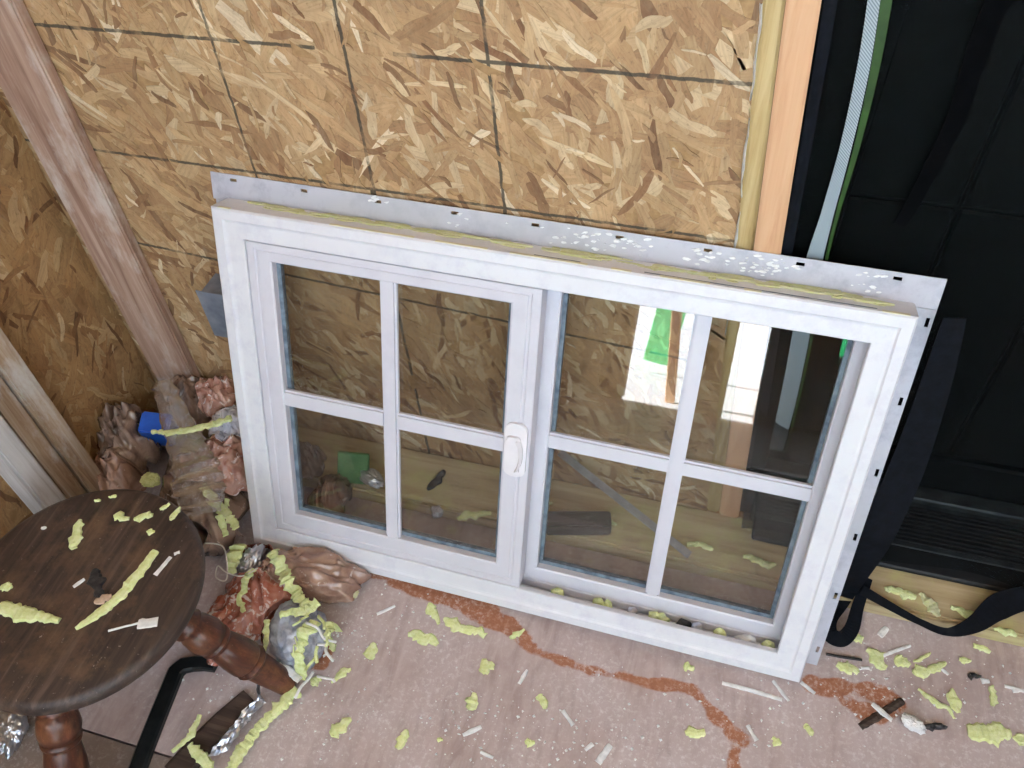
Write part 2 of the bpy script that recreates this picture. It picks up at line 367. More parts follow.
# ------------------------------------------------------------------ glass
def glass(name, tint, ior, dust):
    t = NT(name); n = t.t.nodes; n.remove(t.b)
    tr = t.n('ShaderNodeBsdfTransparent'); tr.inputs[0].default_value = (*tint, 1)
    gl = t.n('ShaderNodeBsdfGlossy'); gl.inputs['Roughness'].default_value = .0; gl.inputs[0].default_value = (1, 1, 1, 1)
    fr = t.n('ShaderNodeFresnel'); fr.inputs['IOR'].default_value = ior
    geo = t.n('ShaderNodeNewGeometry'); ff = t.math('MULTIPLY', fr.outputs[0], t.math('SUBTRACT', 1.0, geo.outputs['Backfacing']))   # one reflection per sheet
    mx = t.n('ShaderNodeMixShader'); t.l(ff, mx.inputs[0]); t.l(tr.outputs[0], mx.inputs[1]); t.l(gl.outputs[0], mx.inputs[2])
    df = t.n('ShaderNodeBsdfDiffuse'); df.inputs[0].default_value = lin(220, 220, 216)
    v = t.coord(); a = t.noise(v, 9, 5, .7); b = t.noise(v, 210, 3, .6)
    f = t.math('ADD', t.math('MULTIPLY', t.ramp(a, [(.4, g(.2)), (.75, g(1))]), dust), t.math('MULTIPLY', t.ramp(b, [(.76, g(0)), (.8, g(1))]), .25))
    m2 = t.n('ShaderNodeMixShader'); t.l(f, m2.inputs[0]); t.l(mx.outputs[0], m2.inputs[1]); t.l(df.outputs[0], m2.inputs[2])
    t.l(m2.outputs[0], t.out.inputs['Surface']); return t.m
M['glass'] = glass('window_glass', (.91, .915, .91), 1.80, .02)

# ------------------------------------------------------------------ the sliding window leaning on the wall
W, H = .9144, .6004
yaw, lean = -0.011755, .3343
U_ = Vector((math.cos(yaw), math.sin(yaw), 0)); N0 = Vector((-math.sin(yaw), math.cos(yaw), 0))
V_ = Vector((0, 0, 1)) * math.cos(lean) + N0 * math.sin(lean); B_ = N0 * math.cos(lean) - Vector((0, 0, 1)) * math.sin(lean)
WO = Vector((-.5771, -.2530, .016))
win = empty('sliding_window'); win.matrix_world = Matrix(((U_.x, B_.x, V_.x, WO.x), (U_.y, B_.y, V_.y, WO.y), (U_.z, B_.z, V_.z, WO.z), (0, 0, 0, 1)))
tag(win, 'white vinyl sliding window with eight panes leaning against the OSB wall', 'window'); win['kind'] = 'thing'
def sweep(name, outer, inner, prof, mat, parent, smooth=False):
    # outer / inner = (x0,x1,z0,z1); prof = [(t across the width, depth y)], closed
    def corners(t):
        r = [o_ + (i_ - o_) * t for o_, i_ in zip(outer, inner)]
        return [(r[0], r[2]), (r[1], r[2]), (r[1], r[3]), (r[0], r[3])]
    V = []; F = []; n = len(prof)
    for (t, y) in prof:
        for (x, z) in corners(t): V.append((x, y, z))
    for i in range(n):
        j = (i + 1) % n
        for k in range(4): m = (k + 1) % 4; F.append([i * 4 + k, i * 4 + m, j * 4 + m, j * 4 + k])
    o = mesh(name, V, F, mat, parent)
    bm = bmesh.new(); bm.from_mesh(o.data); bmesh.ops.recalc_face_normals(bm, faces=bm.faces); bm.to_mesh(o.data); bm.free(); return o
fw = .046
fr_o = (0, W, 0, H); fr_i = (fw, W - fw + .004, fw, H - .042)
prof = [(0, .046), (0, .003), (.06, .0005), (.36, 0), (.42, .0022), (.50, .0030), (.97, .0030), (1, .0045), (1, .0125), (.5, .0125), (.5, .056), (.3, .056), (.3, .046)]
sweep('frame', fr_o, fr_i, prof, M['vinyl_paint'], win)
def fin(name, x0, x1, z0, z1, horiz, holes):
    y0, y1 = .0445, .0462; bm = bmesh.new(); L0, L1 = (x0, x1) if horiz else (z0, z1); c0, c1 = (z0, z1) if horiz else (x0, x1)
    cm = c0 + (c1 - c0) * (.80 if horiz else .80); hw = .0022
    ls = sorted([L0, L1] + [q for h_ in holes for q in (h_ - .005, h_ + .005)]); cs = [c0, cm - hw, cm + hw, c1]
    if not horiz: ls = sorted([L0, L1] + [q for h_ in holes for q in (h_ - .006, h_ + .006)])
    vs = {}
    def vt(i, j):
        if (i, j) not in vs:
            p = (ls[i], y0, cs[j]) if horiz else (cs[j], y0, ls[i]); vs[(i, j)] = bm.verts.new(p)
        return vs[(i, j)]
    for i in range(len(ls) - 1):
        for j in range(3):
            mid = (ls[i] + ls[i + 1]) / 2
            if j == 1 and any(abs(mid - h_) < .004 for h_ in holes): continue
            bm.faces.new([vt(i, j), vt(i + 1, j), vt(i + 1, j + 1), vt(i, j + 1)])
    r = bmesh.ops.extrude_face_region(bm, geom=bm.faces[:]); 
    for e in r['geom']:
        if isinstance(e, bmesh.types.BMVert): e.co.y = y1
    return bm_obj(name, bm, M['fin'], win)
E_ = .0345
fin('nail_fin', -.024, W + .026, H - .004, H + E_, True, [.012 + .1096 * k for k in range(9)])
fin('nail_fin', W - .004, W + .026, .002, H - .0045, False, [.034 + .109 * k for k in range(6)])
fin('nail_fin', -.020, .004, .01, H - .0045, False, [.08 + .15 * k for k in range(4)])
# upper return of the frame between front and fin carries foam and cream tape
rnd = random.Random(3)
def smear(name, x0, x1, y0, y1, z, mat, n, seed, part=True):
    r = random.Random(seed); bm = bmesh.new()
    for k in range(n):
        x = r.uniform(x0, x1); y = r.uniform(y0, y1); l = r.uniform(.006, .03); wd = r.uniform(.002, .007)
        pts = [(x + l * math.cos(a) * r.uniform(.6, 1), y + wd * math.sin(a) * r.uniform(.6, 1)) for a in [i * math.pi / 4 for i in range(8)]]
        h_ = r.uniform(.0006, .003)
        top = [bm.verts.new((px, min(max(py, .003), .043), z + h_)) for px, py in pts]; bot = [bm.verts.new((px, min(max(py, .002), .0435), z)) for px, py in pts]
        bm.faces.new(top)
        for i in range(8): j = (i + 1) % 8; bm.faces.new([top[i], bot[i], bot[j], top[j]])
    o = bm_obj(name, bm, mat, win); o['kind'] = 'stuff'; return o
smear('foam_residue', .04, .52, .026, .040, H + .0002, M['foam_stain'], 60, 5)
smear('foam_residue', .5, W - .01, .022, .042, H + .0002, M['foam_stain'], 60, 6)
for k, (x0, x1) in enumerate(((.012, .03), (.18, .30), (.33, .40), (.43, .53), (.56, .585), (.62, .68), (.72, .74), (.875, .905))):
    box('cream_tape', (x0, x1, .0005, .006, H + .0002, H + .0012), M['tape'], win)
box('edge_groove', (.46, .52, .0075, .010, H + .0002, H + .0006), M['gasket'], win); box('edge_groove', (.60, .87, .0075, .0095, H + .0002, H + .0006), M['gasket'], win)
# flakes of white paint on the top fin
bm = bmesh.new(); r = random.Random(9)
for (cx, n, sp) in ((.23, 10, .016), (.34, 5, .02), (.50, 22, .05), (.57, 22, .05), (.66, 14, .03), (.735, 40, .035), (.86, 12, .02)):
    for k in range(n):
        x = cx + r.gauss(0, sp * .6); z = H + r.uniform(.006, .030) if cx > .3 else H + r.uniform(.026, .036); s = r.uniform(.001, .0042); an = r.uniform(-.6, .2)
        vv = [bm.verts.new((x + s * 1.6 * math.cos(a + an) * r.uniform(.5, 1), .0445 - r.uniform(.0003, .0014), z + s * .7 * math.sin(a) * r.uniform(.5, 1))) for a in [i * math.pi / 3 for i in range(6)]]
        vb = [bm.verts.new((v.co.x, .0445, v.co.z)) for v in vv]; bm.faces.new(vv)
        for i in range(6): j = (i + 1) % 6; bm.faces.new([vv[i], vb[i], vb[j], vv[j]])
o = bm_obj('paint_flakes', bm, M['chip'], win); o['kind'] = 'stuff'
def make_sash(outer, inner, y0, dep, vm, hm, label):
    p = [(0, y0 + dep), (0, y0 + .001), (.04, y0), (.30, y0), (.34, y0 + .0015), (.42, y0 + .0015), (.46, y0), (.93, y0), (1, y0 + .0015), (1, y0 + dep)]
    s = sweep('sash', outer, inner, p, M['vinyl_sash'], win); s['label'] = label
    x0, x1, z0, z1 = inner; yg = y0 + .0145
    # glazing seal around the opening
    sweep('glazing_seal', (x0 + .0003, x1 - .0003, z0 + .0003, z1 - .0003), (x0 + .006, x1 - .006, z0 + .006, z1 - .006), [(0, yg - .002), (1, yg - .0005), (1, yg + .008), (0, yg + .008)], M['gasket'], s)
    for nm, a in (('muntin', (vm[0], vm[1], y0 + .0012, yg - .001, z0 - .004, z1 + .004)), ('muntin', (x0 - .004, vm[0] + .004, y0 + .0016, yg - .001, hm[0], hm[1])), ('muntin', (vm[1] - .004, x1 + .004, y0 + .0016, yg - .001, hm[0], hm[1]))):
        o = bm_obj(nm, box_bm(*a, .0035, 2), M['vinyl_sash'], s)
    for (a0, a1) in ((x0 + .004, (vm[0] + vm[1]) / 2 - .0005), ((vm[0] + vm[1]) / 2 + .0005, x1 - .004)):
        for (b0, b1) in ((z0 + .004, (hm[0] + hm[1]) / 2 - .0005), ((hm[0] + hm[1]) / 2 + .0005, z1 - .004)):
            box('pane', (a0, a1, yg, yg + .004, b0, b1), M['glass'], s)
    return s
s1 = make_sash((.047, .4755, .047, .557), (.085, .435, .086, .531), .0045, .03, (.2475, .272), (.2945, .323), 'front left sash with four panes')
s2 = make_sash((.458, .8915, .0240, .578), (.494, .862, .066, .552), (.0385), .018, (.668, .690), (.2945, .321), 'recessed right sash with four panes')
# finger latch on the meeting stile
def rounded(x0, x1, z0, z1, r, y0, y1, n=6):
    pts = []
    for (cx, cz, a0) in ((x1 - r, z1 - r, 0), (x0 + r, z1 - r, 90), (x0 + r, z0 + r, 180), (x1 - r, z0 + r, 270)):
        for k in range(n + 1): a = math.radians(a0 + 90 * k / n); pts.append((cx + r * math.cos(a), cz + r * math.sin(a)))
    bm = bmesh.new(); t = [bm.verts.new((x, y0, z)) for x, z in pts]; b = [bm.verts.new((x, y1, z)) for x, z in pts]; bm.faces.new(t); bm.faces.new(b[::-1])
    for i in range(len(t)): j = (i + 1) % len(t); bm.faces.new([t[i], b[i], b[j], t[j]])
    bmesh.ops.bevel(bm, geom=[e for e in bm.edges if abs(e.verts[0].co.y - y0) < 1e-6 and abs(e.verts[1].co.y - y0) < 1e-6], offset=.0012, segments=2, affect='EDGES')
    return bm
la = bm_obj('latch', rounded(.4385, .4715, .262, .352, .012, -.0005, .0044), M['latch'], win); la['label'] = 'rounded pale plastic finger latch'
bm_obj('latch_lever', rounded(.442, .463, .268, .332, .006, -.006, -.0006), M['latch'], la)
V = []; F = []
for k in range(11):
    a = math.radians(-60 + 120 * k / 10); x = .452 + .012 * math.cos(a) ; z = .302 + .030 * math.sin(a)
    V += [(x, -.0115, z), (x + .0035, -.0065, z), (x + .0035, -.0004, z), (x - .003, -.0004, z)]
for k in range(10):
    for i in range(4): j = (i + 1) % 4; F.append([k * 4 + i, k * 4 + j, k * 4 + 4 + j, k * 4 + 4 + i])
F += [[0, 1, 2, 3], [43, 42, 41, 40]]
mesh('latch_pull', V, F, M['latch'], la)

# ------------------------------------------------------------------ foam scraps and chips
def scrap(name, path, widths, z, t, mat, jit=.25, seed=0, parent=None, curl=0.0, slices=1):
    """torn strip following pixel path on a level z (a number, or one per point); widths in px"""
    r = random.Random(seed); zs = z if isinstance(z, (list, tuple)) else [z] * len(path)
    pts = [fl(p, q) for p, q in zip(path, zs)]
    P = []; Wd = []
    for i in range(len(pts) - 1):
        n = max(2, int((pts[i + 1] - pts[i]).length / .0035))
        for k in range(n): f = k / n; P.append(pts[i].lerp(pts[i + 1], f)); Wd.append(widths[i] * (1 - f) + widths[i + 1] * f)
    P.append(pts[-1]); Wd.append(widths[-1])
    c = sum(pts, Vector()) / len(pts); org = Vector((c.x, c.y, min(zs)))
    V = []; F = []; n = len(P); pm = .00145
    for i in range(n):
        d = P[min(i + 1, n - 1)] - P[max(i - 1, 0)]; d.z = 0; d = d.normalized() if d.length > 1e-6 else Vector((1, 0, 0)); s = Vector((-d.y, d.x, 0))
        jn = lambda q: jit * (1.6 * noise.noise(Vector((i * .55, q, seed * 1.7))) + .35 * r.uniform(-1, 1))
        wl_ = Wd[i] * pm * .5 * max(.3, 1 + jn(0)); wr_ = Wd[i] * pm * .5 * max(.3, 1 + jn(7)); tt = t * (.8 + .5 * noise.noise(Vector((i * .6, 3, seed)))) 
        lift = curl * abs(i / (n - 1) - .5) * 2 if n > 1 else 0
        b = P[i] - org + Vector((0, 0, lift))
        V += [b - s * wl_, b - s * wl_ * .75 + Vector((0, 0, tt * .8)), b + Vector((0, 0, tt)), b + s * wr_ * .7 + Vector((0, 0, tt * .75)), b + s * wr_]
    for i in range(n - 1):
        for k in range(5): j = (k + 1) % 5; F.append([i * 5 + k, i * 5 + j, i * 5 + 5 + j, i * 5 + 5 + k])
    F += [[4, 3, 2, 1, 0], [(n - 1) * 5 + k for k in range(5)]]
    o = mesh(name, V, F, mat, parent)
    bm = bmesh.new(); bm.from_mesh(o.data); bmesh.ops.recalc_face_normals(bm, faces=bm.faces); bm.to_mesh(o.data); bm.free()
    o.location = org; return o
_sd = [100]
def bit(px, ln, wd, ang, z=0.0003, t=.006, straight=False, mat='foam', name='foam_scrap', label=None, cat='foam', group=None):
    _sd[0] += 1; a = math.radians(ang); dx, dy = math.cos(a) * ln / 2, math.sin(a) * ln / 2; r = random.Random(_sd[0])
    straight = straight or mat in ('chip', 'stick'); k = [(-1, .9), (0, 1), (1, .8)] if straight else [(-1, .45), (-.55, .9), (0, 1), (.5, .85), (1, .4)]; wb_ = .02 if straight else .15
    path = [(px[0] + dx * f - dy * r.uniform(-wb_, wb_), px[1] + dy * f + dx * r.uniform(-wb_, wb_)) for f, _ in k]
    o = scrap(name, path, [wd * q * r.uniform(.65, 1.2) for _, q in k], z, t, M[mat], .12 if straight else .45, _sd[0])
    return tag(o, label, cat, group)
GF = 'yellow foam scraps on the floor'; GC = 'white chips on the floor'; GS = 'foam scraps on the stool seat'
near = [ # floor bits between stool and black screen: (px, length, width, angle, phrase)
    ((434, 614), 22, 12, 70, 'triangular yellow foam scrap nearest the window sill on the floor'),
    ((453, 624), 22, 12, 30, 'yellow foam scrap on the orange stain, middle of three close together'),
    ((473, 631), 26, 16, 15, 'wide yellow foam scrap at the upper edge of the orange floor stain'),
    ((423, 638), 30, 16, 20, 'angular yellow foam scrap left of the orange stain streak'),
    ((371, 651), 18, 15, -60, 'rounded yellow foam scrap on the floor right of the foil ball'),
    ((487, 667), 16, 14, -40, 'faceted yellow foam scrap alone in the middle of the floor'),
    ((517, 634), 16, 7, -30, 'thin pale foam scrap curling on the orange stain bend'),
    ((342, 675), 24, 8, -35, 'narrow yellow foam scrap on the floor right of the stool leg'),
    ((316, 681), 12, 12, -50, 'small yellow foam scrap at the foot of the stool leg'),
    ((472, 702), 18, 13, -70, 'yellow foam scrap beside the grey smudge on the floor'),
    ((543, 702), 15, 11, 75, 'oval yellow foam scrap above the white sliver on the floor'),
    ((341, 727), 26, 15, -35, 'thick folded yellow foam scrap near the bottom left of the floor'),
    ((402, 739), 20, 13, -65, 'pale dusty foam scrap on the floor at the lower edge'),
    ((689, 667), 11, 10, 20, 'little pale green foam scrap just below the window sill'),
    ((695, 733), 20, 12, -8, 'bright rounded foam scrap right of the stain at the lower edge'),
    ((530, 743), 10, 8, 0, 'tiny yellow foam scrap at the bottom centre of the floor'),
    ((440, 740), 6, 5, 0, 'yellow foam crumb beside the white chips at the bottom'),
    ((877, 659), 26, 18, 40, 'ragged foam scrap on the floor right of the window corner'),
    ((848, 668), 22, 13, 20, 'yellow foam scrap just right of the window bottom corner'),
    ((856, 637), 14, 10, 10, 'small bright foam scrap under the black strap loop'),
    ((903, 661), 18, 12, 35, 'foam scrap with a pointed end below the white stick'),
    ((921, 671), 18, 12, 0, 'foam scrap left of a close pair on the right floor'),
    ((936, 668), 20, 12, -25, 'foam scrap right of a close pair on the right floor'),
    ((938, 703), 46, 8, 38, 'long curved foam strip on the floor at the right'),
    ((955, 701), 24, 11, 80, 'upright foam scrap beside the long curved strip'),
    ((989, 733), 44, 22, 8, 'largest crumpled foam slab at the lower right of the floor'),
    ((992, 696), 20, 8, 85, 'narrow foam scrap above the large slab at the right'),
    ((982, 649), 18, 10, 20, 'foam scrap in front of the sole plate at the right'),
    ((777, 741), 12, 8, 40, 'small foam crumb below the window corner at the lower edge'),
    ((809, 730), 13, 8, 60, 'foam crumb left of the crossed dark stick'),
    ((1020, 740), 12, 14, 80, 'foam scrap cut by the right edge of the picture'),
    ((922, 657), 20, 5, -30, 'thin foam sliver right of the white stick'),
    ((965, 660), 12, 8, 10, 'flat foam crumb below the black screen hem'),
    ((330, 641), 22, 10, 75, 'upright foam scrap against the right side of the foil ball'),
]
for (p, ln, wd, an, lab) in near: bit(p, ln, wd, an, t=.0045, label=lab, group=GF)
for (p, ln, wd, an, lab) in [((523, 677), 16, 5, -60, 'white sliver on the floor left of the oval foam scrap'), ((568, 718), 18, 5, 55, 'white sliver slanting down in the middle of the floor'),
        ((604, 754), 22, 7, -55, 'white chip pair piece at the bottom centre'), ((472, 731), 20, 6, -25, 'white chip on the grey smudge'), ((386, 610), 20, 4, -25, 'white splinter by the bag near the sill'),
        ((589, 747), 10, 6, -40, 'small white chip left of the bottom centre chip'), ((487, 755), 14, 4, 25, 'thin white splinter at the lower edge'),
        ((895, 651), 32, 6, -20, 'white stick on the floor below the black strap'), ((752, 691), 62, 5, 16, 'long white plastic sliver under the window corner'),
        ((781, 691), 26, 4, 52, 'short white sliver crossing the long one under the corner'), ((808, 688), 18, 4, 40, 'white sliver at the bottom corner of the window'),
        ((752, 733), 18, 5, 58, 'white chip alone right of the stain end'), ((883, 632), 11, 7, -50, 'white chip on dark spot under the screen hem'), ((1016, 689), 24, 5, 15, 'pale splinter at the right edge of the picture'),
        ((865, 668), 8, 5, 0, 'white crumb beside the ragged foam scrap'), ((945, 672), 9, 4, 40, 'small white splinter right of the foam pair'), ((985, 681), 8, 6, 0, 'white chip beside a black crumb at the right'), ((1016, 690), 8, 6, 0, 'white crumb at far right')]:
    bit(p, ln, wd, an, t=.003, mat='chip', name='white_sliver', label=lab, cat='debris', group=GC)
bit((881, 714), 50, 8, -32, t=.006, mat='stick', name='dark_stick', label='short dark stick lying on the floor at the right', cat='stick')
bit((882, 712), 26, 6, 40, z=.0068, t=.003, mat='chip', name='white_sliver', label='white sliver laid across the short dark stick', cat='debris')
bit((974, 676), 13, 7, 10, t=.006, mat='dark_scrap', name='black_crumb', label='black crumb on the floor at the right', cat='debris')
bit((934, 728), 24, 10, 5, t=.010, mat='dark_scrap', name='black_scrap', label='black scrap beside the crumpled white paper', cat='debris')
# seat scraps are placed with the stool below
# fine white crumbs, nobody could count them
bm = bmesh.new(); r = random.Random(21)
def crumb(bm, c, s, r):
    v = [bm.verts.new(c + Vector((s * r.uniform(.5, 1.3) * math.cos(a), s * r.uniform(.5, 1.3) * math.sin(a), 0))) for a in (0, 1.57, 3.14, 4.71)]
    t = bm.verts.new(c + Vector((0, 0, s * .8))); bm.faces.new(v[::-1])
    for i in range(4): bm.faces.new([v[i], v[(i + 1) % 4], t])
clus = [((350, 640), 40, 90), ((480, 725), 60, 150), ((590, 745), 50, 70), ((430, 600), 60, 60), ((330, 720), 60, 90), ((640, 700), 110, 80), ((870, 690), 80, 120), ((230, 690), 50, 60), ((950, 680), 70, 80), ((300, 600), 40, 60), ((760, 720), 60, 40)]
for (c, sp, n) in clus:
    for k in range(n):
        p = fl((c[0] + r.gauss(0, sp * .6), c[1] + r.gauss(0, sp * .4)))
        if p.y > -.258 and p.x < .36: continue
        crumb(bm, Vector((p.x, min(p.y, -.114), .0002)), r.choice((.0008, .001, .0013, .0018, .0028)), r)
o = bm_obj('white_crumbs', bm, M['chip']); tag(o, 'fine white plaster crumbs scattered over the plywood floor', 'debris'); o['kind'] = 'stuff'

# ------------------------------------------------------------------ stool
def stool_wood(name, worn):
    t = NT(name); v = t.coord((1, .07, 1), (0, 0, -.12)) if worn else t.coord((1, 1, .3)); a = t.noise(v, 80, 6, .7, .4); b = t.noise(t.coord(), 13, 6, .7); c = t.noise(t.coord(), 160, 4, .7)
    col = t.ramp(a, [(.34, lin(40, 31, 29)), (.55, lin(66, 53, 48)), (.72, lin(98, 84, 74))]) if worn else t.ramp(a, [(.3, lin(52, 28, 22)), (.55, lin(92, 54, 40)), (.75, lin(136, 88, 62))])
    col = t.mix(t.ramp(b, [(.50, g(0)), (.68, g(.6))]), col, lin(118, 92, 70) if worn else lin(150, 104, 70))
    col = t.mix(t.ramp(c, [(.66, g(0)), (.74, g(.5))]), col, lin(190, 184, 176))
    t.base(col); t.set(Roughness=.5 if worn else .32); t.bump(a, .25, .001); return t.m
M['seat'] = stool_wood('worn_dark_seat', True); M['turned'] = stool_wood('turned_dark_leg', False)
ZS = .266; SCx, SCy, SR = -.640, -.4915, .1645
def lathe(name, prof, mat, parent, n=28):
    V = []; F = []
    for (r_, z_) in prof:
        for k in range(n): a = 2 * math.pi * k / n; V.append((r_ * math.cos(a), r_ * math.sin(a), z_))
    for i in range(len(prof) - 1):
        for k in range(n): m = (k + 1) % n; F.append([i * n + k, i * n + m, (i + 1) * n + m, (i + 1) * n + k])
    F.append([k for k in range(n)][::-1]); F.append([(len(prof) - 1) * n + k for k in range(n)])
    return mesh(name, V, F, mat, parent, True)
st = empty('stool', (SCx, SCy, 0)); tag(st, 'round dark wooden stool with turned legs strewn with foam scraps', 'stool')
sp = [(0.0, ZS - .036), (SR * .80, ZS - .036), (SR * .9, ZS - .034), (SR * .965, ZS - .028), (SR * .995, ZS - .021), (SR, ZS - .015), (SR * .992, ZS - .008), (SR * .97, ZS - .003), (SR * .93, ZS), (SR * .5, ZS - .0005), (0.0, ZS - .001)]
lathe('seat', [(max(a, .0005), b) for a, b in sp], M['seat'], st, 64)
LP = [(.0, .0165), (.02, .018), (.10, .0195), (.27, .0225), (.29, .0215), (.30, .026), (.315, .0275), (.33, .0215), (.345, .0255), (.36, .0275), (.45, .0265), (.55, .0225), (.565, .020), (.575, .0255), (.59, .026), (.60, .0205), (.61, .0255), (.66, .028), (.74, .025), (.77, .0195), (.785, .0245), (.80, .0195), (.90, .018), (1.0, .0165)]
ang0 = math.radians(8); FR = .2315
for k in range(4):
    a = ang0 - k * math.pi / 2; e = Vector((math.cos(a), math.sin(a), 0))
    f = e * FR; top = e * SR * .62 + Vector((0, 0, ZS - .037)); d_ = top - f; L = d_.length
    lg = lathe('leg', [(r_, z_ * L) for z_, r_ in LP], M['turned'], st, 24)
    q = Vector((0, 0, 1)).rotation_difference(d_.normalized()); lg.rotation_mode = 'QUATERNION'; lg.rotation_quaternion = q; lg.location = f + Vector((0, 0, .004))
zt = ZS + .0004
for (p, ln, wd, an, lab) in [((78, 535), 30, 13, -75, 'hooked yellow foam scrap at the left of the stool seat'), ((122, 518), 16, 11, 15, 'squarish foam scrap near the back of the stool seat'), ((144, 517), 20, 11, -15, 'lobed foam scrap at the back right of the stool seat'),
        ((165, 507), 11, 7, -35, 'small foam scrap at the rear rim of the stool seat'), ((175, 514), 16, 6, -55, 'slim foam scrap by the right rear rim of the stool seat'), ((151, 532), 8, 6, 0, 'foam crumb in front of the lobed scrap on the stool'),
        ((113, 497), 8, 4, -10, 'foam crumb at the very back of the stool seat'), ((98, 501), 6, 4, 0, 'tiny foam crumb at the back left of the stool'), ((6, 588), 14, 8, -5, 'foam scrap at the left picture edge on the stool seat')]:
    bit(p, ln, wd, an, z=zt, t=.004, label=lab, group=GS)
tag(scrap('foam_strip', [(0, 606), (20, 613), (40, 617), (60, 621)], [12, 17, 11, 5], zt, .005, M['foam'], .25, 31), 'broad tapered foam strip at the left of the stool seat', 'foam')
tag(scrap('foam_strip', [(76, 629), (98, 614), (120, 596), (140, 572), (156, 551)], [4, 10, 12, 11, 9], zt, .004, M['foam'], .2, 32), 'long slanting foam strip across the stool seat', 'foam')
for (p, ln, wd, an, lab) in [((163, 566), 24, 5, -50, 'white forked scrap at the right of the stool seat'), ((148, 623), 20, 10, -8, 'white feather-like scrap near the front right of the seat'), ((79, 583), 14, 4, -35, 'thin white splinter in the middle of the stool seat'),
        ((124, 627), 32, 2.5, -14, 'thin white thread at the front of the stool seat'), ((44, 528), 5, 4, 0, 'white crumb at the rear left of the stool seat'), ((177, 553), 6, 4, -20, 'pinkish white crumb at the right rim of the stool seat')]:
    bit(p, ln, wd, an, z=zt, t=.002, mat='chip', name='white_scrap', label=lab, cat='debris', group='white scraps on the stool')
M['tan'] = blotchy('tan_chip', lin(176, 150, 130), lin(200, 176, 156), 60, .8)
bit((99, 586), 34, 14, 75, z=zt, t=.003, mat='dark_scrap', name='bark_scrap', label='black curled bark scrap in the middle of the stool seat', cat='debris')
bit((103, 599), 18, 9, -20, z=zt + .0045, t=.003, mat='tan', name='tan_chip', label='tan wood chip beside the black bark on the stool', cat='debris')

# ------------------------------------------------------------------ crumpled things of the corner heap
def crumple(name, px, z, size, mat, seed, amp=.25, freq=3.0, rotz=0.0, sub=5, flat=None, smooth=True, ground=0.0, sharp=True):
    bm = bmesh.new(); bmesh.ops.create_icosphere(bm, subdivisions=sub, radius=1); off = Vector((seed * 3.7, seed * 1.3, seed * .7))
    c = fl(px, z); ca, sa = math.cos(rotz), math.sin(rotz)
    for v in bm.verts:
        p = v.co.copy(); dw = Vector((noise.noise(p * 1.5 + off), noise.noise(p * 1.5 - off), noise.noise(p * 1.5 + off * 2))) * .35; pp = p + dw
        ds = noise.voronoi(Vector((pp.x, pp.y, pp.z * 1.6)) * freq * .75 + off)[0]; d2 = noise.voronoi(pp * freq * 1.9 + off)[0]
        n1 = ds[1] - ds[0]; n2 = d2[1] - d2[0]; n3 = 1 - 2 * abs(noise.noise(p * freq * 4.5 + off)); big_ = noise.noise(p * 1.1 + off)
        q = p * (1 + amp * (1.1 * min(n1, .55) + .45 * min(n2, .5) + n3 * .07 + .9 * big_ - .45))
        q = Vector((q.x * size[0], q.y * size[1], q.z * size[2])); q = Vector((q.x * ca - q.y * sa, q.x * sa + q.y * ca, q.z))
        zz = c.z + q.z
        if zz < ground + .0008: q.z = ground + .0008 - c.z + .002 * (n3 * .5 + .5)
        v.co = q
    o = bm_obj(name, bm, mat, None, smooth); o.location = (c.x, c.y, c.z); return o
def film(name, px, z, size, mat, seed, rotz=0.0, n=44, ground=0.0):
    r = random.Random(seed); c = fl(px, z); dirs = []
    for k in range(6): a = r.uniform(0, math.pi); dirs.append((math.cos(a), math.sin(a), r.uniform(2.0, 5.5), r.uniform(0, 50), r.uniform(.5, 1)))
    V = []; F = []; ca, sa = math.cos(rotz), math.sin(rotz)
    for j in range(n + 1):
        for i in range(n + 1):
            u = 2 * i / n - 1; v = 2 * j / n - 1
            x = u * math.sqrt(1 - v * v * .42); y = v * math.sqrt(1 - u * u * .42); rr_ = x * x + y * y
            wx = x + .25 * noise.noise(Vector((x * 1.7, y * 1.7, seed))); wy_ = y + .25 * noise.noise(Vector((x * 1.7, y * 1.7, seed + 9)))
            h = 0.0
            for (dx, dy, fq, ph, am) in dirs: h += am * (1 - 2.4 * abs(noise.noise(Vector(((wx * dx + wy_ * dy) * fq + ph, (wy_ * dx - wx * dy) * .6, ph)))))
            zz = max(0, 1 - rr_) ** .6 * .9 + .16 * h * (1.2 - .5 * rr_) - .25
            e_ = 1 + .22 * noise.noise(Vector((x * 2.6, y * 2.6, seed * 2.1))); X_ = x * e_ * size[0]; Y_ = y * e_ * size[1]
            Z_ = c.z + zz * size[2]
            if Z_ < ground + .001: Z_ = ground + .001 + .0015 * abs(h) * .3
            V.append((X_ * ca - Y_ * sa, X_ * sa + Y_ * ca, Z_ - c.z))
    for j in range(n):
        for i in range(n): F.append([j * (n + 1) + i, j * (n + 1) + i + 1, (j + 1) * (n + 1) + i + 1, (j + 1) * (n + 1) + i])
    o = mesh(name, V, F, mat, None, True); o.location = c; m_ = o.modifiers.new('thick', 'SOLIDIFY'); m_.thickness = .0008; return o
def plastic(name, c1, c2, scale=20, rough=.25, alpha=1.0, c3=None, p3=.62):
    t = NT(name); v = t.coord(); a = t.noise(v, scale, 5, .6, 1.0); b = t.noise(v, 55, 4, .6, 1.0)
    col = t.ramp(a, [(.38, c1), (.6, c2)])
    if c3: col = t.mix(t.ramp(b, [(p3, g(0)), (p3 + .06, g(.9))]), col, c3)
    t.base(col); t.set(Roughness=rough); t.b.inputs['Specular IOR Level'].default_value = .6; t.b.inputs['Coat Weight'].default_value = .6; t.b.inputs['Coat Roughness'].default_value = .12; t.b.inputs['Alpha'].default_value = alpha; t.bump(b, .5, .003); return t.m
